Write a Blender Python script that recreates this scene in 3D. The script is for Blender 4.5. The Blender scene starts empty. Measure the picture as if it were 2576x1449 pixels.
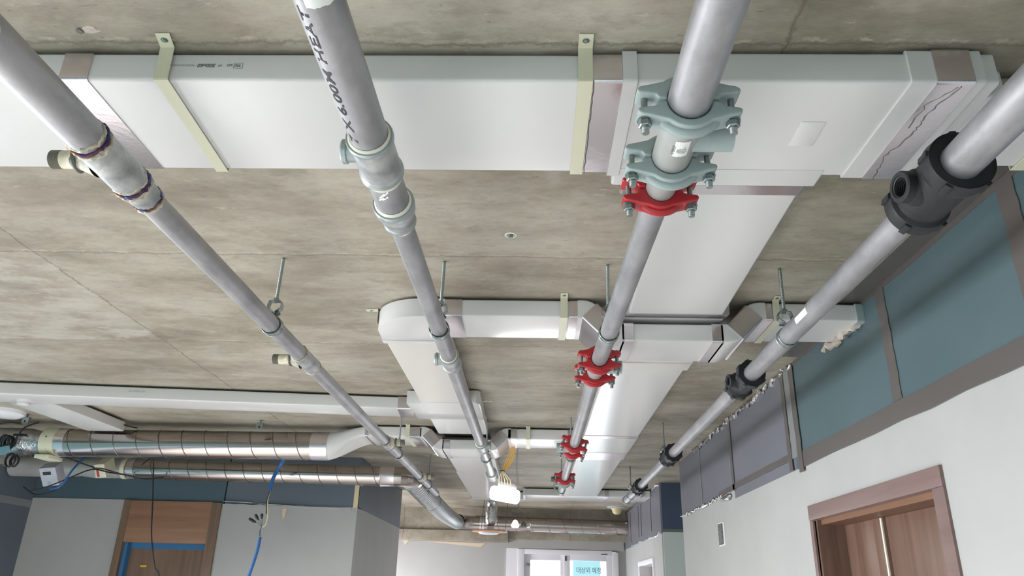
import bpy, bmesh, math, random
from mathutils import Vector, Matrix
random.seed(7)
sc = bpy.context.scene
COL = sc.collection
H = 1.8            # camera height above the floor; builders below use heights relative to the camera

# ------------------------------------------------------------------ camera
def make_camera():
    cd = bpy.data.cameras.new('camera'); cam = bpy.data.objects.new('camera', cd); COL.objects.link(cam)
    yaw, p, r = -0.03419843, 0.39008495, 0.02558479
    cy, sy, cp, sp, cr, sr = math.cos(yaw), math.sin(yaw), math.cos(p), math.sin(p), math.cos(r), math.sin(r)
    fwd = Vector((sy*cp, cy*cp, sp)); right = Vector((cy, -sy, 0)); up = right.cross(fwd)
    rr = cr*right + sr*up; uu = -sr*right + cr*up
    m = Matrix((rr, uu, -fwd)).transposed().to_4x4(); m.translation = (0, 0, H)
    cam.matrix_world = m
    cd.sensor_fit = 'HORIZONTAL'; cd.sensor_width = 36.0; cd.lens = 36.0*1865.66/2576
    cd.clip_start = 0.02; cd.clip_end = 200
    sc.camera = cam
make_camera()

# ------------------------------------------------------------------ world, light, exposure
w = bpy.data.worlds.new('world'); sc.world = w; w.use_nodes = True
bg = w.node_tree.nodes['Background']; WN_, WL_ = w.node_tree.nodes, w.node_tree.links
tc_ = WN_.new('ShaderNodeTexCoord'); sx_ = WN_.new('ShaderNodeSeparateXYZ'); WL_.new(tc_.outputs['Generated'], sx_.inputs[0])
rp_ = WN_.new('ShaderNodeValToRGB'); rp_.color_ramp.elements[0].position = 0.0; rp_.color_ramp.elements[1].position = 0.9   # open white sky beyond the far window, greenish shade behind
rp_.color_ramp.elements[0].color = (0.28, 0.50, 0.52, 1); rp_.color_ramp.elements[1].color = (2.2, 2.3, 2.4, 1)
WL_.new(sx_.outputs[1], rp_.inputs[0]); WL_.new(rp_.outputs[0], bg.inputs[0]); bg.inputs[1].default_value = 1.0
def area(name, loc, rot, sx, sy, power, col, spread=180):
    ld = bpy.data.lights.new(name, 'AREA'); ld.spread = math.radians(spread); ld.shape = 'RECTANGLE'; ld.size = sx; ld.size_y = sy; ld.energy = power; ld.color = col
    o = bpy.data.objects.new(name, ld); COL.objects.link(o); o.location = loc; o.rotation_euler = rot; return o
# daylight falling in through the window wall behind the photographer, down onto the pale floor
area('window_daylight', (-1.2, -3.4, 1.6), (math.radians(14), 0, 0), 4.4, 1.2, 120, (0.78, 0.99, 1.0), 115)
# light added at an out-of-view opening in the left wall, brightening the floor
area('side_fill_light', (-3.62, 2.0, 1.45), (0, math.radians(-50), 0), 1.4, 4.6, 325, (0.985, 0.99, 1.0), 145)
# daylight through the window at the far end
area('far_window_daylight', (0.25, 9.12, 1.1), (math.radians(-65), 0, 0), 1.0, 1.5, 14, (0.97, 0.96, 1.0))
# light added out of sight round the left corner to brighten the far bay
area('corner_fill_light', (-2.85, 8.2, 1.5), (0, math.radians(-50), 0), 1.2, 1.3, 140, (1.0, 0.96, 0.99))
sc.view_settings.view_transform = 'Standard'; sc.view_settings.look = 'None'
sc.view_settings.exposure = 0.17; sc.view_settings.gamma = 1.0; sc.view_settings.use_curve_mapping = False
sc.cycles.use_denoising = True
sc.cycles.max_bounces = 8; sc.cycles.diffuse_bounces = 5

# ------------------------------------------------------------------ helpers
WORLD = {}      # object -> world origin (no rotations are used on parents)
def setp(o, label, cat, group, kind):
    if label: o['label'] = label
    if cat: o['category'] = cat
    if group: o['group'] = group
    if kind: o['kind'] = kind
def root(name, loc, label, cat, group=None, kind=None):
    o = bpy.data.objects.new(name, None); COL.objects.link(o); o.empty_display_size = 0.05
    L = Vector((loc[0], loc[1], loc[2]+H)); o.location = L; WORLD[o.name] = L
    setp(o, label, cat, group, kind); return o
def V(*a): return Vector(a)
class MB:
    def __init__(s): s.bm = bmesh.new()
    def _new(s, f0):
        return s
    def face(s, pts):
        s.bm.faces.new([s.bm.verts.new(p) for p in pts]); return s
    def box(s, x0, x1, y0, y1, z0, z1, bev=0.0, seg=2):
        b = bmesh.new(); bmesh.ops.create_cube(b, size=1)
        for v in b.verts:
            v.co = V((x0+x1)/2+v.co.x*abs(x1-x0), (y0+y1)/2+v.co.y*abs(y1-y0), (z0+z1)/2+v.co.z*abs(z1-z0))
        if bev: bmesh.ops.bevel(b, geom=b.edges[:], offset=bev, segments=seg, affect='EDGES', profile=0.6)
        return s.add(b)
    def add(s, b):
        mp = {}
        for v in b.verts: mp[v] = s.bm.verts.new(v.co)
        for f in b.faces:
            try: s.bm.faces.new([mp[v] for v in f.verts])
            except ValueError: pass
        b.free(); return s
    def prism(s, pts, ax, a0, a1, bev=0.0, seg=2):
        """pts: 2-D outline in the plane across ax; x->(y,z), y->(x,z), z->(x,y)"""
        def P(u, v, a): return {'x': (a, u, v), 'y': (u, a, v), 'z': (u, v, a)}[ax]
        b = bmesh.new(); n = len(pts)
        A = [b.verts.new(P(u, v, a0)) for u, v in pts]; B = [b.verts.new(P(u, v, a1)) for u, v in pts]
        b.faces.new(A); b.faces.new(B[::-1])
        for i in range(n): b.faces.new([A[i], B[i], B[(i+1) % n], A[(i+1) % n]])
        bmesh.ops.recalc_face_normals(b, faces=b.faces[:])
        if bev:
            ed = [e for e in b.edges if len(e.link_faces) == 2 and e.calc_face_angle(0) > 0.6]
            bmesh.ops.bevel(b, geom=ed, offset=bev, segments=seg, affect='EDGES', profile=0.6)
        return s.add(b)
    def lathe(s, o, d, prof, n=32, a0=0.0):
        """prof: list of (t, r) along direction d from o"""
        o = V(*o); d = V(*d).normalized()
        u = d.orthogonal().normalized() if abs(d.z) > 0.99 else V(0, 0, 1).cross(d).normalized(); v = d.cross(u)
        rings = []
        for t, r in prof:
            c = o+d*t
            if r <= 1e-6: rings.append([s.bm.verts.new(c)])
            else: rings.append([s.bm.verts.new(c+u*r*math.cos(a0+2*math.pi*k/n)+v*r*math.sin(a0+2*math.pi*k/n)) for k in range(n)])
        for A, B in zip(rings, rings[1:]):
            if len(A) == 1 and len(B) == 1: continue
            for k in range(n):
                a, b2 = k, (k+1) % n
                if len(A) == 1: s.bm.faces.new([A[0], B[b2], B[a]])
                elif len(B) == 1: s.bm.faces.new([A[a], A[b2], B[0]])
                else: s.bm.faces.new([A[a], A[b2], B[b2], B[a]])
        return s
    def cyl(s, a, b, r, n=20, cap=True):
        d = V(*b)-V(*a); L = d.length
        return s.lathe(a, d, ([(0, 0)] if cap else [])+[(0, r), (L, r)]+([(L, 0)] if cap else []), n)
    def tube(s, path, r, n=12, closed=False, cap=True):
        P = [V(*p) for p in path]; m = len(P)
        R = r if isinstance(r, (list, tuple)) else [r]*m
        T = []
        for i in range(m):
            a = P[(i-1) % m] if (closed or i > 0) else P[i]; b = P[(i+1) % m] if (closed or i < m-1) else P[i]
            t = (b-a); T.append(t.normalized() if t.length > 1e-9 else V(0, 0, 1))
        u = T[0].orthogonal().normalized(); rings = []
        for i in range(m):
            u = (u-T[i]*u.dot(T[i])); u = u.normalized() if u.length > 1e-9 else T[i].orthogonal().normalized()
            v = T[i].cross(u)
            rings.append([s.bm.verts.new(P[i]+(u*math.cos(2*math.pi*k/n)+v*math.sin(2*math.pi*k/n))*R[i]) for k in range(n)])
        for i in range(m if closed else m-1):
            A = rings[i]; B = rings[(i+1) % m]
            if closed and i == m-1:   # align
                off = min(range(n), key=lambda q: (A[0].co-B[q].co).length); B = B[off:]+B[:off]
            for k in range(n): s.bm.faces.new([A[k], A[(k+1) % n], B[(k+1) % n], B[k]])
        if cap and not closed:
            s.bm.faces.new(rings[0][::-1]); s.bm.faces.new(rings[-1])
        return s
    def sweep(s, path, fixed, hf, hp, rad=0.006, seg=3, open_ends=False):
        """rectangular duct: half size hf along the fixed axis, hp in the other direction; mitred corners"""
        P = [V(*p) for p in path]; f = V(*fixed).normalized(); m = len(P); sec = []
        rad = min(rad, hf*0.9, hp*0.9)
        for cx, cy, a in ((1, 1, 0), (-1, 1, 90), (-1, -1, 180), (1, -1, 270)):
            for k in range(seg+1):
                t = math.radians(a+90*k/seg)
                sec.append((cx*(hf-rad)+rad*math.cos(t), cy*(hp-rad)+rad*math.sin(t)))
        rings = []
        for i in range(m):
            t0 = (P[i]-P[i-1]).normalized() if i else (P[1]-P[0]).normalized()
            t1 = (P[i+1]-P[i]).normalized() if i < m-1 else t0
            t = (t0+t1).normalized(); sc_ = 1/max(0.3, t.dot(t0)); nrm = t.cross(f).normalized()*sc_
            rings.append([s.bm.verts.new(P[i]+f*a+nrm*b) for a, b in sec])
        n = len(sec)
        for A, B in zip(rings, rings[1:]):
            for k in range(n): s.bm.faces.new([A[k], A[(k+1) % n], B[(k+1) % n], B[k]])
        if not open_ends:
            s.bm.faces.new(rings[0][::-1]); s.bm.faces.new(rings[-1])
        return s
    def xf(s, m):
        bmesh.ops.transform(s.bm, matrix=m, verts=s.bm.verts[:]); return s
    def build(s, name, mat, parent=None, label=None, cat=None, group=None, kind=None, ang=35, recalc=True, origin=None):
        bm = s.bm
        if recalc: bmesh.ops.recalc_face_normals(bm, faces=bm.faces[:])
        xs = [v.co for v in bm.verts]
        if origin is None:
            lo = V(min(c.x for c in xs), min(c.y for c in xs), min(c.z for c in xs)); hi = V(max(c.x for c in xs), max(c.y for c in xs), max(c.z for c in xs))
            o0 = V((lo.x+hi.x)/2, (lo.y+hi.y)/2, lo.z)
        else: o0 = V(*origin)
        for v in bm.verts: v.co -= o0
        me = bpy.data.meshes.new(name); bm.to_mesh(me); bm.free()
        me.materials.append(mat)
        for p in me.polygons: p.use_smooth = True
        me.set_sharp_from_angle(angle=math.radians(ang))
        ob = bpy.data.objects.new(name, me); COL.objects.link(ob)
        wl = o0+V(0, 0, H); WORLD[ob.name] = wl
        if parent is not None:
            ob.parent = parent; ob.location = wl-WORLD[parent.name]
        else: ob.location = wl
        setp(ob, label, cat, group, kind)
        return ob
def copy_tree(o, loc, label=None, group=None):
    c = o.copy(); COL.objects.link(c); c.location = V(loc[0], loc[1], loc[2]+H)
    if label: c['label'] = label
    if group: c['group'] = group
    for ch in o.children:
        d = ch.copy(); COL.objects.link(d); d.parent = c; d.matrix_parent_inverse = ch.matrix_parent_inverse
        for g in ch.children:
            e = g.copy(); COL.objects.link(e); e.parent = d; e.matrix_parent_inverse = g.matrix_parent_inverse
    return c
def text_mesh(txt, size, fn, name, mat, parent, label=None, shear=0.0, bold=0.0, align='LEFT', fit=None):
    """lettering as thin geometry; fn maps (u, v) in metres onto the surface"""
    cu = bpy.data.curves.new('lettering', 'FONT'); cu.body = txt; cu.size = size; cu.shear = shear; cu.align_x = align
    cu.offset = bold; cu.fill_mode = 'FRONT'; cu.resolution_u = 3
    t = bpy.data.objects.new('lettering', cu); COL.objects.link(t)
    dg = bpy.context.evaluated_depsgraph_get(); dg.update()
    me = bpy.data.meshes.new_from_object(t.evaluated_get(dg))
    bpy.data.objects.remove(t); bpy.data.curves.remove(cu)
    b = MB(); b.bm.from_mesh(me); bpy.data.meshes.remove(me)
    bmesh.ops.triangulate(b.bm, faces=b.bm.faces[:])
    k = fit/max(v.co.x for v in b.bm.verts) if fit else 1.0
    for v in b.bm.verts: v.co = V(*fn(v.co.x*k, v.co.y))
    return b.build(name, mat, parent, label, recalc=False)

# ------------------------------------------------------------------ materials
def srgb(c):
    f = lambda u: (u/255/12.92 if u/255 <= 0.04045 else ((u/255+0.055)/1.055)**2.4)
    return (f(c[0]), f(c[1]), f(c[2]), 1)
def mat(name, col, rough=0.5, metal=0.0, spec=0.5, noise=None, bump=None, coat=0.0, emit=None):
    """col sRGB; noise=(scale, col2, stretch, rough variation); bump=(scale, strength)"""
    m = bpy.data.materials.new(name); m.use_nodes = True; nt = m.node_tree; N = nt.nodes; L = nt.links
    b = N['Principled BSDF']
    b.inputs['Base Color'].default_value = srgb(col); b.inputs['Roughness'].default_value = rough
    b.inputs['Metallic'].default_value = metal; b.inputs['Specular IOR Level'].default_value = spec
    if coat: b.inputs['Coat Weight'].default_value = coat; b.inputs['Coat Roughness'].default_value = 0.12
    tc = N.new('ShaderNodeTexCoord')
    if noise:
        sc_, col2, st, rv = noise
        mp = N.new('ShaderNodeMapping'); mp.inputs['Scale'].default_value = st; L.new(tc.outputs['Object'], mp.inputs[0])
        n = N.new('ShaderNodeTexNoise'); n.inputs['Scale'].default_value = sc_; n.inputs['Detail'].default_value = 6; n.inputs['Roughness'].default_value = 0.6
        L.new(mp.outputs[0], n.inputs['Vector'])
        r = N.new('ShaderNodeValToRGB'); r.color_ramp.elements[0].position = 0.35; r.color_ramp.elements[1].position = 0.65
        r.color_ramp.elements[0].color = srgb(col); r.color_ramp.elements[1].color = srgb(col2)
        L.new(n.outputs[0], r.inputs[0]); L.new(r.outputs[0], b.inputs['Base Color'])
        if rv:
            q = N.new('ShaderNodeMapRange'); q.inputs[3].default_value = rough-rv; q.inputs[4].default_value = rough+rv
            L.new(n.outputs[0], q.inputs[0]); L.new(q.outputs[0], b.inputs['Roughness'])
    if bump:
        n2 = N.new('ShaderNodeTexNoise'); n2.inputs['Scale'].default_value = bump[0]; n2.inputs['Detail'].default_value = 5
        L.new(tc.outputs['Object'], n2.inputs['Vector'])
        bp = N.new('ShaderNodeBump'); bp.inputs['Strength'].default_value = bump[1]; bp.inputs['Distance'].default_value = 0.004
        L.new(n2.outputs[0], bp.inputs['Height']); L.new(bp.outputs[0], b.inputs['Normal'])
    if emit:
        b.inputs['Emission Color'].default_value = srgb(emit[0]); b.inputs['Emission Strength'].default_value = emit[1]
    return m
def concrete():
    m = bpy.data.materials.new('formed_concrete'); m.use_nodes = True; nt = m.node_tree; N = nt.nodes; L = nt.links
    b = N['Principled BSDF']; tc = N.new('ShaderNodeTexCoord'); geo = N.new('ShaderNodeNewGeometry')
    def noise(scale, st, detail=6, rough=0.6):
        mp = N.new('ShaderNodeMapping'); mp.inputs['Scale'].default_value = st; L.new(geo.outputs['Position'], mp.inputs[0])
        n = N.new('ShaderNodeTexNoise'); n.inputs['Scale'].default_value = scale; n.inputs['Detail'].default_value = detail; n.inputs['Roughness'].default_value = rough
        L.new(mp.outputs[0], n.inputs['Vector']); return n.outputs[0]
    def ramp(src, stops):
        r = N.new('ShaderNodeValToRGB'); e = r.color_ramp.elements
        while len(e) < len(stops): e.new(0.5)
        for k, (p, c) in enumerate(stops):
            e[k].position = p; e[k].color = c if len(c) == 4 else srgb(c)
        L.new(src, r.inputs[0]); return r.outputs[0]
    def mix(f, a, c, mode='MIX'):
        x = N.new('ShaderNodeMix'); x.data_type = 'RGBA'; x.blend_type = mode
        if isinstance(f, float): x.inputs[0].default_value = f
        else: L.new(f, x.inputs[0])
        for s_, v in ((6, a), (7, c)):
            if isinstance(v, tuple): x.inputs[s_].default_value = v
            else: L.new(v, x.inputs[s_])
        return x.outputs[2]
    def M(op, a, c=None, cl=False):
        x = N.new('ShaderNodeMath'); x.operation = op; x.use_clamp = cl
        for s_, v in ((0, a), (1, c)):
            if v is None: continue
            if isinstance(v, (int, float)): x.inputs[s_].default_value = v
            else: L.new(v, x.inputs[s_])
        return x.outputs[0]
    base = ramp(noise(2.2, (0.7, 1.6, 1)), [(0.32, (128, 121, 107)), (0.50, (156, 149, 135)), (0.66, (174, 169, 156))])
    warm = ramp(noise(3.4, (1.2, 1.7, 1), 3), [(0.52, (0, 0, 0, 1)), (0.70, (1, 1, 1, 1))])
    c = mix(M('MULTIPLY', warm, 0.42), base, srgb((138, 124, 113)))
    cool = ramp(noise(3.3, (1.3, 1.3, 4), 5), [(0.54, (0, 0, 0, 1)), (0.66, (1, 1, 1, 1))])
    c = mix(M('MULTIPLY', cool, 0.4), c, srgb((168, 166, 154)))
    grain = ramp(noise(12, (1.0, 2.0, 1), 14, 0.82), [(0.36, (0.68, 0.68, 0.68, 1)), (0.54, (1.10, 1.10, 1.10, 1))])
    c = mix(0.52, c, grain, 'MULTIPLY')
    blot = ramp(noise(6.5, (1.6, 3.0, 1), 3, 0.5), [(0.60, (0, 0, 0, 1)), (0.68, (1, 1, 1, 1))])
    c = mix(M('MULTIPLY', blot, 0.35), c, srgb((126, 118, 102)))
    ridge = M('ABSOLUTE', M('SUBTRACT', noise(2.6, (0.5, 3.2, 1), 6, 0.6), 0.5))
    crack = M('MULTIPLY', M('SUBTRACT', 1.0, M('DIVIDE', ridge, 0.0035), True), ramp(noise(5.0, (1, 2, 1), 3), [(0.56, (0, 0, 0, 1)), (0.62, (1, 1, 1, 1))]))
    c = mix(M('MULTIPLY', crack, 0.55), c, srgb((84, 77, 64)))
    white = ramp(noise(17, (0.6, 1.8, 1), 8, 0.8), [(0.60, (0, 0, 0, 1)), (0.69, (1, 1, 1, 1))])
    c = mix(M('MULTIPLY', white, 0.55), c, srgb((206, 203, 192)))
    pits = ramp(noise(46, (0.7, 2.0, 1), 3), [(0.70, (0, 0, 0, 1)), (0.75, (1, 1, 1, 1))])
    c = mix(M('MULTIPLY', pits, 0.6), c, srgb((92, 86, 74)))
    # formwork board joints
    sp = N.new('ShaderNodeSeparateXYZ'); L.new(geo.outputs['Position'], sp.inputs[0])
    wob = M('MULTIPLY', M('SUBTRACT', noise(9, (1, 1, 1), 4), 0.5), 0.03)
    fine = M('MULTIPLY', M('SUBTRACT', noise(60, (1, 1, 1), 3), 0.5), 0.02)
    X = M('ADD', sp.outputs[0], M('ADD', wob, fine)); Y = M('ADD', sp.outputs[1], M('ADD', wob, fine))
    def line(coord, x0, wd):
        d = M('ABSOLUTE', M('SUBTRACT', coord, x0)); return M('SUBTRACT', 1.0, M('DIVIDE', d, wd), True)
    lines = None
    for x0 in (-3.35, -1.50, 0.44): 
        l = line(X, x0, 0.006); lines = l if lines is None else M('MAXIMUM', lines, l)
    for y0 in (1.062, 1.975, 2.82, 3.42, 4.33, 5.2, 6.1, 7.0, 7.9): lines = M('MAXIMUM', lines, M('MULTIPLY', line(Y, y0, 0.006), 0.7))
    c = mix(M('MULTIPLY', lines, 0.75), c, srgb((104, 96, 82)))
    edge = None
    for y0 in (1.052, 1.965, 2.81): 
        l = line(Y, y0, 0.006); edge = l if edge is None else M('MAXIMUM', edge, l)
    chip = ramp(noise(24, (1, 1, 1), 5), [(0.46, (0, 0, 0, 1)), (0.60, (1, 1, 1, 1))])
    c = mix(M('MULTIPLY', M('MULTIPLY', edge, chip), 0.8), c, srgb((186, 180, 160)))
    # one board left a paler, chalky field
    fx = M('MULTIPLY', M('LESS_THAN', X, -1.50), M('MULTIPLY', M('GREATER_THAN', Y, 1.98), M('LESS_THAN', Y, 2.82)))
    chalk = ramp(noise(6, (0.8, 1.4, 1), 8, 0.7), [(0.46, (0.1, 0.1, 0.1, 1)), (0.58, (1, 1, 1, 1))])
    c = mix(M('MULTIPLY', M('MULTIPLY', fx, chalk), 0.75), c, srgb((182, 178, 168)))
    L.new(c, b.inputs['Base Color']); b.inputs['Roughness'].default_value = 0.62; b.inputs['Specular IOR Level'].default_value = 0.35
    bp = N.new('ShaderNodeBump'); bp.inputs['Strength'].default_value = 0.35; bp.inputs['Distance'].default_value = 0.004
    L.new(M('SUBTRACT', M('ADD', noise(30, (1, 3, 1), 8), M('MULTIPLY', noise(5, (1, 1, 1)), 0.8)), M('MULTIPLY', M('ADD', lines, pits), 0.6)), bp.inputs['Height'])
    L.new(bp.outputs[0], b.inputs['Normal'])
    return m
def foil(name, col, scale, strength, rough=0.16):
    m = bpy.data.materials.new(name); m.use_nodes = True; nt = m.node_tree; N = nt.nodes; L = nt.links
    b = N['Principled BSDF']; b.inputs['Base Color'].default_value = srgb(col); b.inputs['Metallic'].default_value = 1.0; b.inputs['Roughness'].default_value = rough
    tc = N.new('ShaderNodeNewGeometry'); v = N.new('ShaderNodeTexVoronoi'); v.feature = 'DISTANCE_TO_EDGE'; v.inputs['Scale'].default_value = scale
    n = N.new('ShaderNodeTexNoise'); n.inputs['Scale'].default_value = scale*0.6; n.inputs['Detail'].default_value = 6; n.inputs['Distortion'].default_value = 1.5
    mx = N.new('ShaderNodeMix'); mx.data_type = 'VECTOR'; mx.inputs[0].default_value = 0.12
    L.new(tc.outputs['Position'], mx.inputs[4]); L.new(n.outputs['Color'], mx.inputs[5]); L.new(mx.outputs[1], v.inputs['Vector'])
    L.new(tc.outputs['Position'], n.inputs['Vector'])
    ad = N.new('ShaderNodeMath'); ad.operation = 'ADD'; L.new(v.outputs[0], ad.inputs[0]); L.new(n.outputs[0], ad.inputs[1])
    bp = N.new('ShaderNodeBump'); bp.inputs['Strength'].default_value = strength; bp.inputs['Distance'].default_value = 0.003
    L.new(ad.outputs[0], bp.inputs['Height']); L.new(bp.outputs[0], b.inputs['Normal'])
    return m
def wood(name, c1, c2, axis, rough=0.35):
    m = bpy.data.materials.new(name); m.use_nodes = True; nt = m.node_tree; N = nt.nodes; L = nt.links
    b = N['Principled BSDF']; g = N.new('ShaderNodeNewGeometry'); mp = N.new('ShaderNodeMapping')
    mp.inputs['Scale'].default_value = {'z': (14, 14, 0.8), 'x': (0.8, 14, 14), 'y': (14, 0.8, 14)}[axis]
    L.new(g.outputs['Position'], mp.inputs[0]); n = N.new('ShaderNodeTexNoise'); n.inputs['Scale'].default_value = 1.6; n.inputs['Detail'].default_value = 8; n.inputs['Roughness'].default_value = 0.65; n.inputs['Distortion'].default_value = 0.6
    L.new(mp.outputs[0], n.inputs['Vector']); r = N.new('ShaderNodeValToRGB'); r.color_ramp.elements[0].position = 0.32; r.color_ramp.elements[1].position = 0.68
    r.color_ramp.elements[0].color = srgb(c1); r.color_ramp.elements[1].color = srgb(c2); L.new(n.outputs[0], r.inputs[0]); L.new(r.outputs[0], b.inputs['Base Color'])
    b.inputs['Roughness'].default_value = rough
    return m
def heat_tint():
    m = bpy.data.materials.new('heat_tinted_weld'); m.use_nodes = True; nt = m.node_tree; N = nt.nodes; L = nt.links
    b = N['Principled BSDF']; tc = N.new('ShaderNodeTexCoord'); n = N.new('ShaderNodeTexNoise'); n.inputs['Scale'].default_value = 26; n.inputs['Detail'].default_value = 4
    L.new(tc.outputs['Object'], n.inputs['Vector']); r = N.new('ShaderNodeValToRGB'); e = r.color_ramp.elements
    for _ in range(3): e.new(0.5)
    for k, (p, c) in enumerate([(0.30, (66, 46, 34)), (0.42, (110, 76, 52)), (0.50, (70, 44, 84)), (0.57, (46, 78, 126)), (0.68, (150, 140, 120))]):
        e[k].position = p; e[k].color = srgb(c)
    L.new(n.outputs[0], r.inputs[0]); L.new(r.outputs[0], b.inputs['Base Color']); b.inputs['Metallic'].default_value = 0.6; b.inputs['Roughness'].default_value = 0.35
    return m
CONC = concrete()
PVC = mat('duct_plastic', (209, 209, 209), 0.22, 0, 0.5)
PVC_OLD = mat('cream_duct_plastic', (209, 206, 201), 0.3, 0, 0.5)
FOIL = foil('aluminium_foil_tape', (222, 216, 220), 22, 0.10, 0.26)
FOILROUGH = foil('crumpled_foil', (200, 200, 200), 30, 1.0, 0.18)
CREAM = mat('cream_painted_steel', (208, 207, 184), 0.4, 0, 0.5)
GALV = mat('galvanised_pipe', (146, 147, 150), 0.47, 0.72, 0.5, noise=(13, (176, 175, 179), (1, 0.5, 1), 0.08), bump=(160, 0.06))
GALVSPOT = mat('galvanised_fitting', (140, 144, 147), 0.48, 0.6, 0.5, noise=(22, (188, 190, 190), (1, 1, 1), 0.08), bump=(60, 0.25))
SHEET = mat('spiral_sheet_steel', (178, 170, 166), 0.17, 1.0, 0.5)
SEAM = mat('spiral_seam_steel', (120, 118, 116), 0.35, 0.9)
ZINC = mat('zinc_plated_steel', (150, 160, 160), 0.3, 0.9)
DKSTEEL = mat('dull_steel', (112, 114, 110), 0.5, 0.8)
RED = mat('red_coupling_paint', (164, 34, 42), 0.3, 0, 0.5, bump=(45, 0.12))
GREY = mat('grey_green_coupling_paint', (148, 162, 162), 0.45, 0, 0.5, bump=(90, 0.15))
GREYP = mat('grey_primed_steel', (158, 160, 158), 0.38, 0.25, 0.5, noise=(6, (168, 172, 170), (1, 1, 1), 0))
THREAD = mat('bare_threaded_steel', (136, 134, 124), 0.45, 0.35)
BLACK = mat('black_cast_iron', (35, 37, 39), 0.55, 0.0, 0.4, bump=(110, 0.2))
WELD = heat_tint()
WELDW = mat('zinc_touch_up_paint', (214, 206, 180), 0.5, 0.1, noise=(20, (120, 120, 116), (1, 1, 1), 0), bump=(60, 0.3))
TAPEW = mat('thread_seal_tape', (216, 216, 200), 0.6)
LIP = mat('fitting_bead_zinc', (160, 170, 172), 0.36, 0.5)
INK = mat('black_ink', (34, 34, 38), 0.6)
INKG = mat('grey_ink', (86, 104, 104), 0.6)
INKF = mat('faded_ink', (132, 150, 150), 0.6)
INKR = mat('red_ink', (170, 50, 56), 0.6)
PAPER = mat('white_label_paper', (224, 228, 226), 0.5)
WHITE = mat('white_wall_finish', (167, 168, 167), 0.75, noise=(3, (162, 163, 162), (1, 1, 1), 0))
WHITEG = mat('pale_green_grey_wall', (176, 182, 178), 0.75)
TEAL = mat('slate_teal_board', (74, 95, 100), 0.4, 0, 0.5, noise=(1.4, (82, 100, 106), (1, 1, 1), 0), bump=(300, 0.05))
SLATE = mat('slate_grey_board', (104, 106, 116), 0.42, 0, 0.5, noise=(2, (112, 113, 122), (1, 1, 1), 0))
NAVY = mat('navy_board', (56, 66, 86), 0.5)
BOARDL = mat('blue_grey_board', (98, 108, 120), 0.5, noise=(2, (90, 100, 112), (1, 1, 1), 0))
BOARDT = mat('dark_teal_board', (74, 96, 106), 0.5)
TAPEDK = mat('dark_seam_tape', (104, 100, 98), 0.3, 0.3)
TAPELT = mat('pale_tape_edge', (140, 144, 146), 0.35, 0.3)
WD_DOOR = wood('walnut_door_foil', (94, 73, 62), (122, 97, 86), 'z', 0.3)
WD_FRAME = wood('walnut_frame_foil', (112, 92, 89), (126, 106, 102), 'y', 0.4)
WD_DARK = wood('dark_walnut', (96, 66, 48), (124, 90, 68), 'y', 0.5)
WD_X = wood('oak_transom_foil', (134, 98, 76), (156, 120, 96), 'x', 0.5)
WD_Z = wood('oak_door_foil', (104, 82, 66), (128, 104, 86), 'z', 0.5)
FLOORM = mat('dusty_pale_floor', (202, 199, 196), 0.8, noise=(1.2, (187, 184, 181), (1, 1, 1), 0))
UPVC = mat('white_window_frame', (222, 222, 228), 0.4)
BLACKP = mat('black_cable', (30, 32, 36), 0.5)
BLUE = mat('blue_conduit', (34, 96, 160), 0.45)
BLUET = mat('blue_masking_tape', (52, 110, 156), 0.6)
YEL = mat('yellow_cable', (214, 166, 50), 0.5)
CREAMC = mat('cream_cable', (212, 196, 160), 0.5)
GLASSM = bpy.data.materials.new('window_glass'); GLASSM.use_nodes = True
_b = GLASSM.node_tree.nodes['Principled BSDF']; _b.inputs['Transmission Weight'].default_value = 1; _b.inputs['Roughness'].default_value = 0.0; _b.inputs['IOR'].default_value = 1.05
LAMP = mat('lit_lamp_lens', (255, 255, 255), 0.5, emit=((255, 252, 246), 7))
LAMP2 = mat('lit_spot_lens', (255, 255, 255), 0.5, emit=((255, 244, 214), 2.5))
SIGN = mat('pale_blue_sign_film', (150, 205, 215), 0.5, emit=((176, 226, 236), 0.55))  # emission in the film stands in for daylight behind it; not a lamp
PLASTER = mat('rough_beige_filler', (188, 178, 168), 0.8, bump=(80, 0.6))
ORANGE = mat('unfinished_plywood_ring', (206, 150, 110), 0.6)

# ------------------------------------------------------------------ structure
CZ = 0.91
MB().box(-3.9, 2.1, -3.7, 9.4, CZ, CZ+0.2).build('ceiling', CONC, kind='structure')
MB().box(-3.9, 2.1, -3.7, 9.4, -H-0.15, -H).build('floor', FLOORM, kind='structure')

MB().box(-3.9, 1.24, -3.75, -3.6, -H, -1.0).box(-3.9, 1.24, -3.75, -3.6, 0.35, CZ).box(-3.9, -3.4, -3.75, -3.6, -1.0, 0.35).box(0.9, 1.24, -3.75, -3.6, -1.0, 0.35).build('wall_rear', WHITE, kind='structure')  # unseen wall, its opening kept low to limit light from behind
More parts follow.
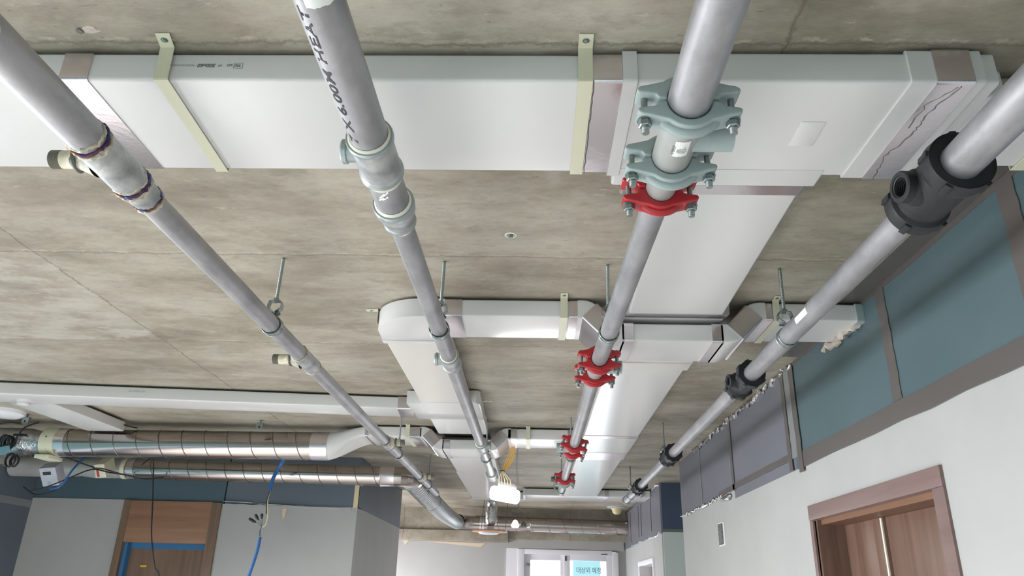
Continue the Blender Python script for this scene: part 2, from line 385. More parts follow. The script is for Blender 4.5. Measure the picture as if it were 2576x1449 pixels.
# right wall: white finish below, insulation boards above, a doorway in it
wr = MB()
wr.box(1.07, 1.24, -3.6, 2.06, -H, 0.49)
wr.box(1.07, 1.24, 2.97, 3.12, -H, 0.49)
wr.box(1.07, 1.24, 2.06, 2.97, 0.31, 0.49)
wr.box(1.07, 1.24, 3.12, 5.55, -H, 0.54)
WR = wr.build('wall_right', WHITE, kind='structure')
for (a, b, m) in ((-3.6, 1.50, TEAL), (1.50, 2.16, TEAL), (2.16, 3.08, TEAL)):
    MB().box(1.066, 1.24, a, b, 0.49, CZ).build('insulation_board', m, WR)
for (a, b) in ((3.08, 4.07), (4.07, 4.85), (4.85, 5.55)):
    MB().box(1.068, 1.24, a, b, 0.54 if a > 3.1 else 0.49, CZ).build('insulation_board', SLATE, WR)
def strip(m, y0, y1, z0, z1, x=1.0655, n=14, amp=0.003, t=0.0025):
    """tape strip on the right wall with slightly ragged long edges"""
    pts = []
    if abs(y1-y0) >= abs(z1-z0):
        for k in range(n+1): pts.append((y0+(y1-y0)*k/n, z1+random.uniform(-amp, amp)))
        for k in range(n, -1, -1): pts.append((y0+(y1-y0)*k/n, z0+random.uniform(-amp, amp)))
    else:
        for k in range(n+1): pts.append((y1+random.uniform(-amp, amp), z0+(z1-z0)*k/n))
        for k in range(n, -1, -1): pts.append((y0+random.uniform(-amp, amp), z0+(z1-z0)*k/n))
    return MB().prism(pts, 'x', x-t, x)
strip(TAPEDK, 0.6, 3.04, 0.487, 0.548).build('seam_tape', TAPEDK, WR)
strip(TAPEDK, 2.13, 2.185, 0.548, 0.905).build('seam_tape', TAPEDK, WR)
strip(TAPEDK, 1.47, 1.53, 0.548, 0.905).build('seam_tape', TAPEDK, WR)
strip(TAPEDK, 2.985, 3.035, 0.47, 0.905, x=1.0625).build('seam_tape', TAPEDK, WR)
strip(TAPELT, 3.045, 3.11, 0.535, 0.905).build('seam_tape', TAPELT, WR)
strip(TAPEDK, 3.11, 3.15, 0.49, 0.905, x=1.0625).build('seam_tape', TAPEDK, WR)
strip(TAPEDK, 4.045, 4.085, 0.53, 0.90).build('seam_tape', TAPEDK, WR)
strip(SLATE, 4.84, 4.85, 0.55, 0.90).build('seam_tape', TAPELT, WR)
strip(TAPEDK, 3.15, 4.4, 0.535, 0.562).build('seam_tape', TAPEDK, WR)
strip(TAPEDK, 0.6, 3.04, 0.893, 0.909, x=1.066).build('seam_tape', TAPEDK, WR)
MB().box(1.0, 1.066, 0.5, 2.9, CZ-0.0025, CZ).build('seam_tape', TAPEDK, WR)
# beige filler run along the ceiling line, farther on crinkled foil tape
def crinkle(y0, y1, z, x, w_, n, mat_, name, parent, **k):
    b = MB(); P = []
    for i in range(n+1):
        t = i/n; P.append((x-random.uniform(-0.004, 0.008), y0+(y1-y0)*t, z+random.uniform(-w_, w_)*0.7))
    b.tube(P, [w_*random.uniform(0.15, 0.7) for _ in P], n=5); return b.build(name, mat_, parent, ang=10, **k)
crinkle(3.0, 5.0, 0.9, 1.062, 0.02, 110, FOILROUGH, 'foil_tape', WR)
crinkle(4.3, 5.54, 0.532, 1.066, 0.013, 60, FOILROUGH, 'foil_tape', WR)
# foil scraps sticking out under the boards
def scrap(c, s, parent=None, name='foil_scrap', m=FOILROUGH, **k):
    b = bmesh.new(); bmesh.ops.create_icosphere(b, subdivisions=2, radius=1)
    for v in b.verts: v.co = V(c[0]+v.co.x*s[0]*random.uniform(0.6, 1.1), c[1]+v.co.y*s[1]*random.uniform(0.6, 1.15), c[2]+v.co.z*s[2]*random.uniform(0.5, 1.2))
    mb = MB(); mb.add(b); return mb.build(name, m, parent, ang=12, **k)
scrap((1.055, 4.22, 0.508), (0.018, 0.12, 0.02), label='crumpled shiny foil wad under the slate boards of the right wall', cat='foil scrap')
scrap((1.06, 4.80, 0.525), (0.012, 0.16, 0.009), WR)
# small ventilation grille in the right wall
vg = root('wall_vent', (1.068, 4.42, 0.272), 'narrow upright grey wall grille on the white right wall', 'vent')
MB().box(1.062, 1.0700, 4.355, 4.478, 0.272, 0.396, 0.0015).build('frame', UPVC, vg)
MB().box(1.0605, 1.0625, 4.365, 4.474, 0.278, 0.39).build('backing', DKSTEEL, vg)
for k in range(14):
    z = 0.285+k*0.0073; MB().box(1.0575, 1.0607, 4.38, 4.458, z, z+0.0028).build('slat', TAPELT, vg)

# door in the right wall
D1 = MB().box(1.062, 1.24, 2.0, 2.06, -H, 0.283, 0.002).box(1.062, 1.24, 2.97, 3.0, -H, 0.283, 0.002).build('door_1', WD_FRAME, kind='structure')
MB().box(1.06, 1.24, 2.0, 3.0, 0.283, 0.338, 0.003).build('head_casing', WD_FRAME, D1)
MB().box(1.09, 1.24, 2.06, 2.97, 0.265, 0.283).build('head_jamb', WD_DARK, D1)
MB().box(1.075, 1.24, 2.955, 2.972, -H, 0.283).build('jamb', WD_DOOR, D1)
MB().box(1.18, 1.22, 2.06, 2.62, -H, 0.265, 0.002).build('door_leaf', WD_DOOR, D1)
MB().box(1.175, 1.215, 2.70, 2.955, -H, 0.265, 0.002).build('door_leaf', WD_DOOR, D1)
MB().box(1.17, 1.225, 2.62, 2.70, -H, 0.265, 0.002).build('meeting_stile', WD_DOOR, D1)
MB().box(1.166, 1.171, 2.622, 2.632, -H, 0.262).build('edge_strip', TAPEW, D1)

# recess beyond the right wall, and the farther right block
MB().box(1.9, 2.0, 5.4, 9.4, -H, CZ).build('wall_recess_side', WHITEG, kind='structure')
WF = MB().box(1.10, 1.9, 6.58, 6.7, -H, 0.505).build('wall_recess', WHITEG, kind='structure')
MB().box(1.10, 1.9, 6.575, 6.7, 0.53, CZ).build('insulation_board', NAVY, WF)
MB().box(1.10, 1.9, 6.572, 6.7, 0.505, 0.53).build('edge_trim', TAPEDK, WF)
ws = MB(); ws.box(1.09, 1.25, 6.6, 7.10, -H, 0.5); ws.box(1.09, 1.25, 8.0, 9.3, -H, 0.5); ws.box(1.09, 1.25, 7.10, 8.0, 0.3, 0.5)
WS = ws.build('wall_right_far', WHITE, kind='structure')
MB().box(1.085, 1.25, 6.585, 9.3, 0.5, CZ).build('insulation_board', SLATE, WS)
for y0 in (7.1, 7.75, 7.95, 8.6): MB().box(1.081, 1.086, y0, y0+0.02, 0.55, 0.86).build('seam_line', TAPEDK, WS)
crinkle(6.6, 9.0, 0.502, 1.088, 0.018, 22, LIP, 'sealant_bead', WS)
crinkle(6.6, 9.0, 0.90, 1.085, 0.02, 30, FOILROUGH, 'foil_tape', WS)
D3 = MB().box(1.075, 1.25, 7.06, 7.11, -H, 0.275, 0.002).box(1.075, 1.25, 7.98, 8.04, -H, 0.275, 0.002).build('door_2', UPVC, kind='structure')
MB().box(1.072, 1.25, 7.06, 8.04, 0.275, 0.32, 0.003).build('head_casing', UPVC, D3)
MB().box(1.16, 1.2, 7.11, 7.55, -H, 0.275).build('door_leaf', WD_DARK, D3)
MB().box(1.2, 1.24, 7.55, 7.98, -H, 0.275).build('door_leaf', WD_Z, D3)

# back wall, concrete beam, window
WB = MB().box(-3.0, -0.17, 9.2, 9.35, -H, 0.62).box(-0.17, 1.1, 9.2, 9.35, 0.47, 0.62).box(0.99, 1.1, 9.2, 9.35, -H, 0.47).box(-0.17, 0.99, 9.2, 9.35, -H, -1.6).build('wall_back', WHITE, kind='structure')
MB().box(-0.3, 1.07, 9.175, 9.21, 0.485, 0.6).build('lintel_board', WHITE, WB)
MB().box(-0.3, -0.165, 9.18, 9.21, -H, 0.50).build('side_board', UPVC, WB)
for (x0, x1, z0, z1) in ((-1.3, -0.55, 0.49, 0.545), (-1.55, -1.45, 0.48, 0.57)):
    MB().prism([(x0, z1), (x1, z1-0.01), (x1-0.05, z0), ((x0+x1)/2, z0+0.025)], 'y', 9.196, 9.2).build('glue_stain', mat('yellowed_glue', (206, 190, 168), 0.7), WB)
bm_ = MB(); bm_.box(-3.0, 1.1, 9.04, 9.4, 0.575, CZ); bm_.box(-3.0, -0.28, 9.0, 9.2, 0.545, 0.66, 0.004)
bm_.build('trim_1', CONC, kind='structure')
MB().box(-3.0, -2.9, 7.44, 7.5, -H, CZ).box(-3.0, -2.9, 8.9, 9.04, -H, CZ).box(-3.0, -2.9, 7.5, 8.9, 0.4, CZ).box(-3.0, -2.9, 7.5, 8.9, -H, -1.0).build('wall_left_far', WHITE, kind='structure')  # unseen wall, its opening put in for the added corner light
WN = root('window_1', (0.4, 9.2, -1.6), None, None, kind='structure')
fr = MB()
for (x0, x1, z0, z1) in ((-0.165, -0.09, -1.6, 0.48), (0.93, 1.0, -1.6, 0.46), (-0.09, 0.93, 0.425, 0.48), (-0.09, 0.93, -1.6, -1.53)):
    fr.box(x0, x1, 9.17, 9.26, z0, z1, 0.004)
fr.build('window_frame', UPVC, WN)
for (x0, x1, y0) in ((-0.09, 0.40, 9.215), (0.37, 0.93, 9.185)):
    s_ = MB(); t = 0.07
    s_.box(x0, x0+t, y0, y0+0.03, -1.53, 0.425, 0.003).box(x1-t, x1, y0, y0+0.03, -1.53, 0.425, 0.003).box(x0+t, x1-t, y0, y0+0.03, 0.365, 0.425, 0.003).box(x0+t, x1-t, y0, y0+0.03, -1.53, -1.45, 0.003)
    sash = s_.build('sash', UPVC, WN)
    MB().box(x0+t, x1-t, y0+0.012, y0+0.016, -1.45, 0.365).build('glass_pane', GLASSM, sash)
MB().box(0.385, 0.4, 9.176, 9.186, 0.36, 0.415).build('sash_gap_block', INK, WN)
MB().box(0.80, 0.875, 9.163, 9.17, 0.435, 0.443).build('drain_slot', INK, WN)
MB().box(-0.066, -0.02, 9.208, 9.216, 0.29, 0.325, 0.002).build('sash_latch', ZINC, WN)
sg = root('hanging_sign', (0.62, 9.18, -0.2), 'pale blue translucent sign with two dark words taped behind the right window sash', 'sign')
MB().box(0.475, 0.79, 9.176, 9.179, -0.2, 0.363).build('sign_sheet', SIGN, sg)
text_mesh('대상외 예정', 0.075, lambda u, v: (0.51+u*0.8, 9.1745, 0.235+v), 'sign_lettering', INKG, sg)

# left block: dark boards above, white below, second door
def flat(pts, y, t=0.02): return MB().prism(pts, 'y', y, y+t)
WL = MB().box(-3.7, -3.0, 5.58, 5.72, -H, 0.57).box(-2.275, -1.277, 5.58, 5.72, -H, 0.553).build('wall_left_front', WHITE, kind='structure')
MB().box(-3.7, -2.27, 5.585, 5.72, 0.56, CZ).build('insulation_board', BOARDT, WL)
MB().box(-2.26, -1.277, 5.583, 5.72, 0.548, CZ).build('insulation_board', BOARDL, WL)
MB().box(-1.31, -1.277, 5.579, 5.60, 0.548, 0.80).build('corner_bead', CREAMC, WL)
# torn wallpaper top edge
pts = [(-2.27, 0.53)]
for k in range(22): pts.append((-2.27+0.95*k/21, 0.556-0.008*k/21+random.uniform(-0.006, 0.004)))
pts += [(-1.32, 0.53)]
flat(pts, 5.572, 0.008).build('torn_paper_edge', WHITE, WL)
for (a, b, c, d) in ((-2.27, -2.05, 0.575, 0.567), (-2.0, -1.75, 0.561, 0.553), (-1.75, -1.4, 0.548, 0.543)):
    MB().prism([(a, c), (b, d), (b, d-0.004), (a, c-0.004)], 'y', 5.566, 5.572).build('loose_paper_strip', WHITEG, WL)
MB().prism([(-1.82, 0.555), (-1.79, 0.555), (-1.80, 0.47), (-1.81, 0.45), (-1.825, 0.5)], 'y', 5.574, 5.58).build('torn_patch', mat('exposed_paper', (206, 186, 160), 0.8), WL)
WLS = MB().box(-1.41, -1.277, 5.722, 7.45, -H, 0.55).build('wall_left_inner', WHITE, kind='structure')
MB().box(-1.41, -1.279, 5.722, 7.45, 0.55, CZ).build('insulation_board', BOARDL, WLS)
MB().box(-3.7, -1.41, 7.3, 7.44, -H, CZ).build('wall_left_rear', WHITE, kind='structure')
D2 = MB().box(-3.0, -2.95, 5.565, 5.72, -H, 0.569).box(-2.345, -2.275, 5.565, 5.72, -H, 0.56).build('door_3', WD_Z, kind='structure')
MB().box(-2.95, -2.345, 5.568, 5.72, 0.275, 0.565, 0.002).build('transom_panel', WD_X, D2)
MB().box(-2.95, -2.345, 5.66, 5.7, -H, 0.275).build('door_leaf', WD_Z, D2)
MB().box(-2.945, -2.345, 5.652, 5.662, 0.235, 0.275).build('masking_tape', BLUET, D2)
MB().box(-2.95, -2.925, 5.60, 5.662, -H, 0.275).build('masking_tape', BLUET, D2)
MB().box(-2.83, -2.785, 5.655, 5.66, 0.11, 0.125).build('yellow_sticker', YEL, D2)
# far left wall of grey foil-faced boards
WLF = MB().box(-3.85, -3.7, 4.35, 5.72, -H, CZ).box(-3.85, -3.7, -3.6, 4.35, 0.55, CZ).box(-3.85, -3.7, -3.6, 4.35, -H, -1.1).box(-3.85, -3.7, -3.6, -2.6, -1.1, 0.55).build('wall_left', BOARDL, kind='structure')  # out-of-view opening put in for the added side light
for y0 in (4.5, 5.0): MB().box(-3.7, -3.697, y0, y0+0.05, -H, CZ).build('seam_tape', TAPEDK, WLF)
MB().box(-3.7, -3.697, 4.9, 5.58, 0.50, 0.55).build('seam_tape', TAPELT, WLF)
scrap((-3.66, 5.1, 0.80), (0.05, 0.35, 0.10), WLF, 'insulation_foil')

# ------------------------------------------------------------------ flat ducts
TZ, BZ = 0.90, 0.84          # top and underside of the ducts that hug the ceiling
def along_x(x0, x1, y0, y1, z0=BZ, z1=TZ, rad=0.007):
    return MB().sweep([(x0, (y0+y1)/2, (z0+z1)/2), (x1, (y0+y1)/2, (z0+z1)/2)], (0, 1, 0), (y1-y0)/2, (z1-z0)/2, rad, 4)
def along_y(y0, y1, x0, x1, z0=BZ, z1=TZ, rad=0.007, x2=None, x3=None):
    return MB().sweep([((x0+x1)/2, y0, (z0+z1)/2), ((x0+x1)/2 if x2 is None else (x2+x3)/2, y1, (z0+z1)/2)], (0, 0, 1), (z1-z0)/2, (x1-x0)/2, rad, 4)
def wrinkles(parent, pts, n, w_, mat_=FOIL, name='tape_crease'):
    """a raised crease wandering along a polyline on a tape"""
    P = []
    for (a, b) in zip(pts, pts[1:]):
        for k in range(n): P.append(tuple(a[i]+(b[i]-a[i])*k/n+random.uniform(-w_, w_)*(0.25 if i == 2 else 1) for i in range(3)))
    P.append(pts[-1]); return MB().tube(P, 0.0011, n=5).build(name, mat_, parent)
Y0, Y1 = 1.077, 1.382
d = root('flat_duct', (-0.3, Y0, BZ), 'long white flat duct crossing nearest overhead, with printed black lettering on its side', 'duct')
along_x(-1.9, -0.845, Y0, Y1).build('duct_section', PVC, d)
along_x(-0.83, 0.128, Y0, Y1).build('duct_section', PVC, d)
along_x(-0.868, -0.815, Y0-0.0018, Y1+0.0018, BZ-0.0018, TZ+0.0015).build('foil_tape', FOIL, d)
along_x(0.098, 0.152, Y0-0.0022, Y1+0.002, BZ-0.002, TZ+0.0015).build('foil_tape', FOIL, d)
along_x(0.655, 0.752, Y0-0.0095, Y1+0.006, BZ-0.0065, TZ+0.004)and None
along_x(0.69, 0.755, Y0-0.0125, Y1+0.012, BZ-0.0085, TZ+0.006).build('foil_tape', FOIL, d)
# branch fitting: wider body, socket rims, neck to the long duct
fit = along_x(0.150, 0.80, Y0-0.004, Y1+0.004, BZ-0.003, TZ+0.002); 
fit.sweep([(0.385, Y1-0.02, (TZ+BZ)/2), (0.385, Y1+0.045, (TZ+BZ)/2)], (0, 0, 1), 0.034, 0.222, 0.006, 4)
F0 = fit.build('branch_fitting', PVC, d)
along_x(0.150, 0.175, Y0-0.009, Y1+0.009, BZ-0.006, TZ+0.004).build('socket_rim', PVC, F0)
along_x(0.648, 0.775, Y0-0.010, Y1+0.010, BZ-0.0065, TZ+0.005).build('socket_rim', PVC, F0)
MB().prism([(0.50, 1.19), (0.545, 1.19), (0.545, 1.27), (0.50, 1.27)], 'z', BZ-0.0042, BZ-0.003, 0.0005).build('moulded_patch', PVC, F0)
wrinkles(F0, [(0.735, 1.075, 0.8312), (0.715, 1.16, 0.8312), (0.718, 1.22, 0.8312), (0.70, 1.30, 0.8312), (0.715, 1.39, 0.8312)], 9, 0.003, TAPEDK)
wrinkles(F0, [(0.73, 1.08, 0.8312), (0.70, 1.13, 0.8312), (0.702, 1.2, 0.8312)], 6, 0.003, TAPEDK)
wrinkles(d, [(0.099, 1.07, 0.8375), (0.1, 1.2, 0.8375), (0.101, 1.38, 0.8375)], 8, 0.0015, TAPEDK)
# end of the fitting beyond the tape and the step down to the last section by the wall
along_x(0.80, 0.835, 1.115, 1.365, BZ-0.002, TZ).build('end_rim', PVC, d)
along_x(0.83, 0.93, 1.13, 1.35, BZ, TZ-0.004).build('foil_tape', FOIL, d)
along_x(0.93, 1.06, 1.13, 1.35, BZ, TZ-0.004).build('duct_section', PVC, d)
fn = lambda u, v: (-0.535-u, Y0-0.0006, 0.8745-v)
text_mesh('VO', 0.0075, lambda u, v: fn(u+0.018, v-0.001), 'printed_lettering', INKG, d, shear=0.25, bold=0.0002)
text_mesh('TIC', 0.0078, lambda u, v: fn(u+0.003, v), 'printed_lettering', INKG, d, shear=0.2, bold=0.0003)
b = MB()
for (u0, u1, v0, v1) in ((0, 0.0165, -0.003, -0.0023), (0, 0.0165, 0.0082, 0.0089), (0, 0.0007, -0.003, 0.0089), (0.0158, 0.0165, -0.003, 0.0089)):
    b.face([fn(u0, v0), fn(u1, v0), fn(u1, v1), fn(u0, v1)])
b.build('printed_frame', INKG, d, recalc=False)
text_mesh('49', 0.0075, lambda u, v: fn(u+0.037, v), 'printed_lettering', INKG, d, shear=0.25)
text_mesh('300x60', 0.0112, lambda u, v: fn(u+0.049, v-0.001), 'printed_lettering', INKG, d, shear=0.25, bold=0.0002)
text_mesh('MADE IN KOREA', 0.0062, lambda u, v: fn(u+0.088, v), 'printed_lettering', INKF, d, shear=0.25)

# the long duct that leaves the fitting and runs away down the room
e = root('flat_duct', (0.44, 3, BZ), 'wide white flat duct running lengthwise on the right, above the dropped cross duct', 'duct')
along_y(1.43, 1.47, 0.185, 0.59, BZ-0.003, TZ).build('foil_tape', FOIL, e)
along_y(1.46, 2.265, 0.283, 0.585, x2=0.287, x3=0.618).build('duct_section', PVC, e)
along_y(2.24, 2.275, 0.279, 0.622, BZ-0.0022, TZ).build('foil_tape', FOIL, e)
along_y(2.272, 2.80, 0.285, 0.616).build('duct_section', PVC, e)
along_y(2.78, 2.87, 0.278, 0.612, BZ-0.005, TZ).build('socket_rim', PVC_OLD, e)
along_y(2.86, 4.24, 0.285, 0.598).build('duct_section', PVC, e)
along_y(4.235, 4.30, 0.281, 0.606, BZ-0.003, TZ).build('foil_tape', FOIL, e)
along_y(4.29, 5.03, 0.283, 0.602, BZ-0.001, TZ).build('branch_fitting', PVC, e)
along_y(4.78, 5.04, 0.279, 0.605, BZ-0.003, TZ).build('foil_tape', FOIL, e)
along_y(5.03, 7.05, 0.285, 0.592).build('duct_section', PVC, e)

# cross duct at the second row: bend, straight run, drop under the long duct, rise again to the wall
YA, YB = 2.29, 2.512; YM = (YA+YB)/2; ZD = 0.793
g = root('flat_duct', (0.2, YA, BZ), 'white flat duct dipping under the long right hand duct between two foil taped elbows', 'duct')
along_x(-0.245, 0.115, YA, YB).build('duct_section', PVC, g)
along_x(-0.30, -0.243, YA-0.002, YB+0.002, BZ-0.002, TZ+0.001).build('foil_tape', FOIL, g)
along_x(0.112, 0.142, YA-0.002, YB+0.002, BZ-0.002, TZ+0.001).build('foil_tape', FOIL, g)
def xz(path, name, m, grow=0.0, y0=YA, y1=YB, parent=None):
    return MB().sweep([(x, (y0+y1)/2, z) for x, z in path], (0, 1, 0), (y1-y0)/2+grow, 0.03+grow, 0.007, 4).build(name, m, parent)
def arc(cx, cz, r, a0, a1, n=6): return [(cx+r*math.cos(math.radians(a0+(a1-a0)*k/n)), cz+r*math.sin(math.radians(a0+(a1-a0)*k/n))) for k in range(n+1)]
zt = 0.87
def dip(xs, sgn, parent, y0, y1, zd):
    """offset from the ceiling run (height zt) down to zd; starts at xs going in direction sgn"""
    drop = zt-zd; r = 0.045; h = r*(1-math.cos(math.radians(45)))
    p1 = [(xs, zt)]+[(xs+sgn*(0.015+r*math.sin(math.radians(a))), zt-r*(1-math.cos(math.radians(a)))) for a in (0, 9, 18, 27, 36, 45)]
    ex, ez = p1[-1]; mid = max(0.004, drop-2*h)
    q = (ex+sgn*mid, ez-mid)
    p2 = [q]+[(q[0]+sgn*(r*math.sin(math.radians(45))-r*math.sin(math.radians(45-a))), q[1]-r*(math.cos(math.radians(45-a))-math.cos(math.radians(45)))) for a in (9, 18, 27, 36, 45)]
    p2.append((p2[-1][0]+sgn*0.02, p2[-1][1]))
    xz(p1, 'elbow', PVC, 0.003, y0, y1, parent); xz(p2, 'elbow', PVC, 0.003, y0, y1, parent)
    tt = 0.012; a_ = (ex-sgn*tt*0.7, ez+tt*0.7); b_ = (q[0]+sgn*tt*0.7, q[1]-tt*0.7)
    xz([a_, b_], 'foil_tape', FOIL, 0.0065, y0, y1, parent)
    return p2[-1]
l_ = dip(0.140, 1, g, YA, YB, ZD)
r_ = dip(0.752, -1, g, YA, YB, ZD)
along_x(l_[0]-0.004, r_[0]+0.004, YA, YB, ZD-0.03, ZD+0.03).build('duct_section', PVC, g)
along_x(l_[0]-0.006, l_[0]+0.03, YA-0.003, YB+0.003, ZD-0.033, ZD+0.033).build('foil_tape', FOIL, g)
along_x(r_[0]-0.03, r_[0]+0.006, YA-0.003, YB+0.003, ZD-0.033, ZD+0.033).build('foil_tape', FOIL, g)
along_x(0.742, 0.772, YA-0.002, YB+0.002, BZ-0.002, TZ+0.001).build('foil_tape', FOIL, g)
along_x(0.765, 1.05, YA, YB, BZ, TZ).build('duct_section', PVC, g)
along_x(1.043, 1.066, YA-0.006, YB+0.004, BZ-0.004, TZ+0.002).build('wall_collar', GREY, g)
P = []
for k in range(20): P.append((1.050+random.uniform(-0.016, 0.008), YA+0.02+(YB-YA+0.04)*k/19, BZ-0.002+random.uniform(-0.010, 0.006)))
MB().tube(P, [random.uniform(0.004, 0.015) for _ in P], n=7).build('filler_bead', PLASTER, g, ang=15)
# quarter bend and the left lengthwise duct
f = root('flat_duct', (-0.4, 3, BZ), 'wide white flat duct running lengthwise on the left, starting at a rounded bend', 'duct')
bend = [(-0.30, YA)]
for k in range(13):
    a = math.radians(90+90*k/12); bend.append((-0.375+0.175*math.cos(a)*1.0, YA+0.175-0.175*math.sin(a)))
bend += [(-0.552, 2.545), (-0.31, 2.545), (-0.30, YB)]
MB().prism(bend, 'z', BZ-0.003, TZ+0.002, 0.004, 2).build('bend', PVC, f)
along_y(2.545, 2.575, -0.556, -0.306, BZ-0.006, TZ).build('socket_rim', PVC, f)
along_y(2.57, 3.50, -0.546, -0.312).build('duct_section', PVC_OLD, f)
along_y(3.50, 3.74, -0.548, -0.312, BZ-0.002, TZ).build('foil_tape', PVC, f)
MB().prism([(-0.62, 3.53), (-0.53, 3.53), (-0.28, 3.50), (-0.262, 3.52), (-0.262, 3.87), (-0.61, 3.87)], 'z', BZ-0.001, TZ+0.003, 0.003, 2).build('branch_fitting', PVC, f)
along_y(3.86, 4.26, -0.55, -0.262).build('duct_section', PVC, f)
# left long duct, slightly skewed, and its diagonal branch
hd = root('flat_duct', (-1.6, 3.55, BZ), 'long slim white duct running in from the left edge of the picture', 'duct')
MB().sweep([(-3.2, 3.53, 0.87), (-0.66, 3.745, 0.87)], (0, 0, 1), 0.03, 0.095, 0.007, 4).build('duct_section', PVC, hd)
MB().sweep([(-0.69, 3.743, 0.87), (-0.615, 3.748, 0.87)], (0, 0, 1), 0.0325, 0.0985, 0.007, 4).build('foil_tape', FOIL, hd)
text_mesh('x 60  300x60  TIC', 0.011, lambda u, v: (-1.92-u, 3.5405-0.0840*u, 0.882-v), 'printed_lettering', INKF, hd, shear=0.2)
br = root('flat_duct', (-2.55, 3.7, BZ), 'white branch duct slanting from the thin left duct toward the big spiral pipe', 'duct')
MB().sweep([(-2.58, 3.685, 0.868), (-2.565, 4.37, 0.868)], (0, 0, 1), 0.029, 0.115, 0.007, 4).build('duct_section', PVC, br)
MB().lathe((-2.60, 3.655, 0.84), (0, 0, -1), [(0, 0), (0, 0.032), (0.012, 0.03), (0.018, 0.02), (0.018, 0)], 24).build('end_cap', PVC, br)

# third row: duct from the spiral pipe, dipping under the left lengthwise duct
YC, YD = 4.375, 4.67
t = root('flat_duct', (-0.4, YC, BZ), 'farther white flat duct dipping under the left lengthwise duct, foil taped elbows both sides', 'duct')
zt = 0.87
along_x(-0.99, -0.73, YC, YD).build('duct_section', PVC, t)
along_x(-0.735, -0.665, YC-0.003, YD+0.003, BZ-0.003, TZ+0.001).build('foil_tape', FOIL, t)
a_ = dip(-0.672, 1, t, YC, YD, 0.800)
b_ = dip(-0.135, -1, t, YC, YD, 0.800)
along_x(a_[0]-0.004, b_[0]+0.004, YC, YD, 0.770, 0.830).build('duct_section', PVC, t)
along_x(a_[0]-0.006, a_[0]+0.035, YC-0.003, YD+0.003, 0.767, 0.833).build('foil_tape', FOIL, t)
along_x(-0.15, -0.10, YC-0.003, YD+0.003, BZ-0.003, TZ+0.001).build('foil_tape', FOIL, t)
along_x(-0.105, 0.277, YC, YD).build('duct_section', PVC, t)
along_x(0.2, 0.25, YC-0.003, YD+0.003, BZ-0.003, TZ+0.001).build('foil_tape', FOIL, t)
MB().sweep([(-1.0, 4.52, 0.87), (-0.985, 4.52, 0.87)], (0, 1, 0), 0.15, 0.032, 0.006, 3).build('foil_tape', FOIL, t)
# transition from flat to round
b = bmesh.new(); n = 32; rings = []
S1Y, S1Z, S1R = 4.46, 0.79, 0.082
for k in range(15):
    s_ = k/14; sm = s_*s_*(3-2*s_); x = -1.0-0.24*s_; cy_ = 4.522+(S1Y-4.522)*sm; cz_ = 0.87+(S1Z-0.87)*sm; ring = []
    for q in range(n):
        a = 2*math.pi*(q+0.5)/n; c, s2 = math.cos(a), math.sin(a)
        sup = 0.25; hx = math.copysign(abs(c)**sup, c)*0.146; hz = math.copysign(abs(s2)**sup, s2)*0.03
        ring.append(b.verts.new((x, cy_+hx*(1-sm)+c*S1R*sm, cz_+hz*(1-sm)+s2*S1R*sm)))
    rings.append(ring)
for A, B in zip(rings, rings[1:]):
    for q in range(n): b.faces.new([A[q], A[(q+1) % n], B[(q+1) % n], B[q]])
MB().add(b).build('transition', PVC, t, ang=60)
# continuation behind the crossing and the far end
u_ = root('flat_duct', (-0.4, 6, BZ), 'grey white flat duct beyond the crossing on the left, narrowing to the hanging foil hose', 'duct')
along_y(4.675, 5.72, -0.578, -0.262, 0.838, TZ).build('duct_section', PVC, u_)
along_y(5.70, 5.76, -0.583, -0.26, 0.835, TZ).build('socket_rim', PVC, u_)
along_y(5.75, 7.38, -0.588, -0.262, 0.838, TZ).build('duct_section', PVC, u_)
MB().prism([(-0.60, 7.35), (-0.08, 7.35), (-0.08, 7.45), (-0.35, 7.46), (-0.355, 7.52), (-0.46, 7.52), (-0.47, 7.47), (-0.60, 7.45)], 'z', 0.832, TZ, 0.004).build('end_box', PVC, u_)
v_ = root('flat_duct', (0.4, 7.06, BZ), 'farthest white flat duct crossing below the ceiling, meeting the wide right duct', 'duct')
along_x(-0.078, 1.08, 7.06, 7.44).build('duct_section', PVC, v_)
along_x(-0.09, -0.07, 7.056, 7.444, BZ-0.004, TZ).build('joint_rim', UPVC, v_)
along_x(0.66, 0.70, 7.056, 7.444, BZ-0.003, TZ).build('foil_tape', FOIL, v_)
scrap((0.99, 7.08, 0.87), (0.05, 0.05, 0.04), v_, 'foil_tape')

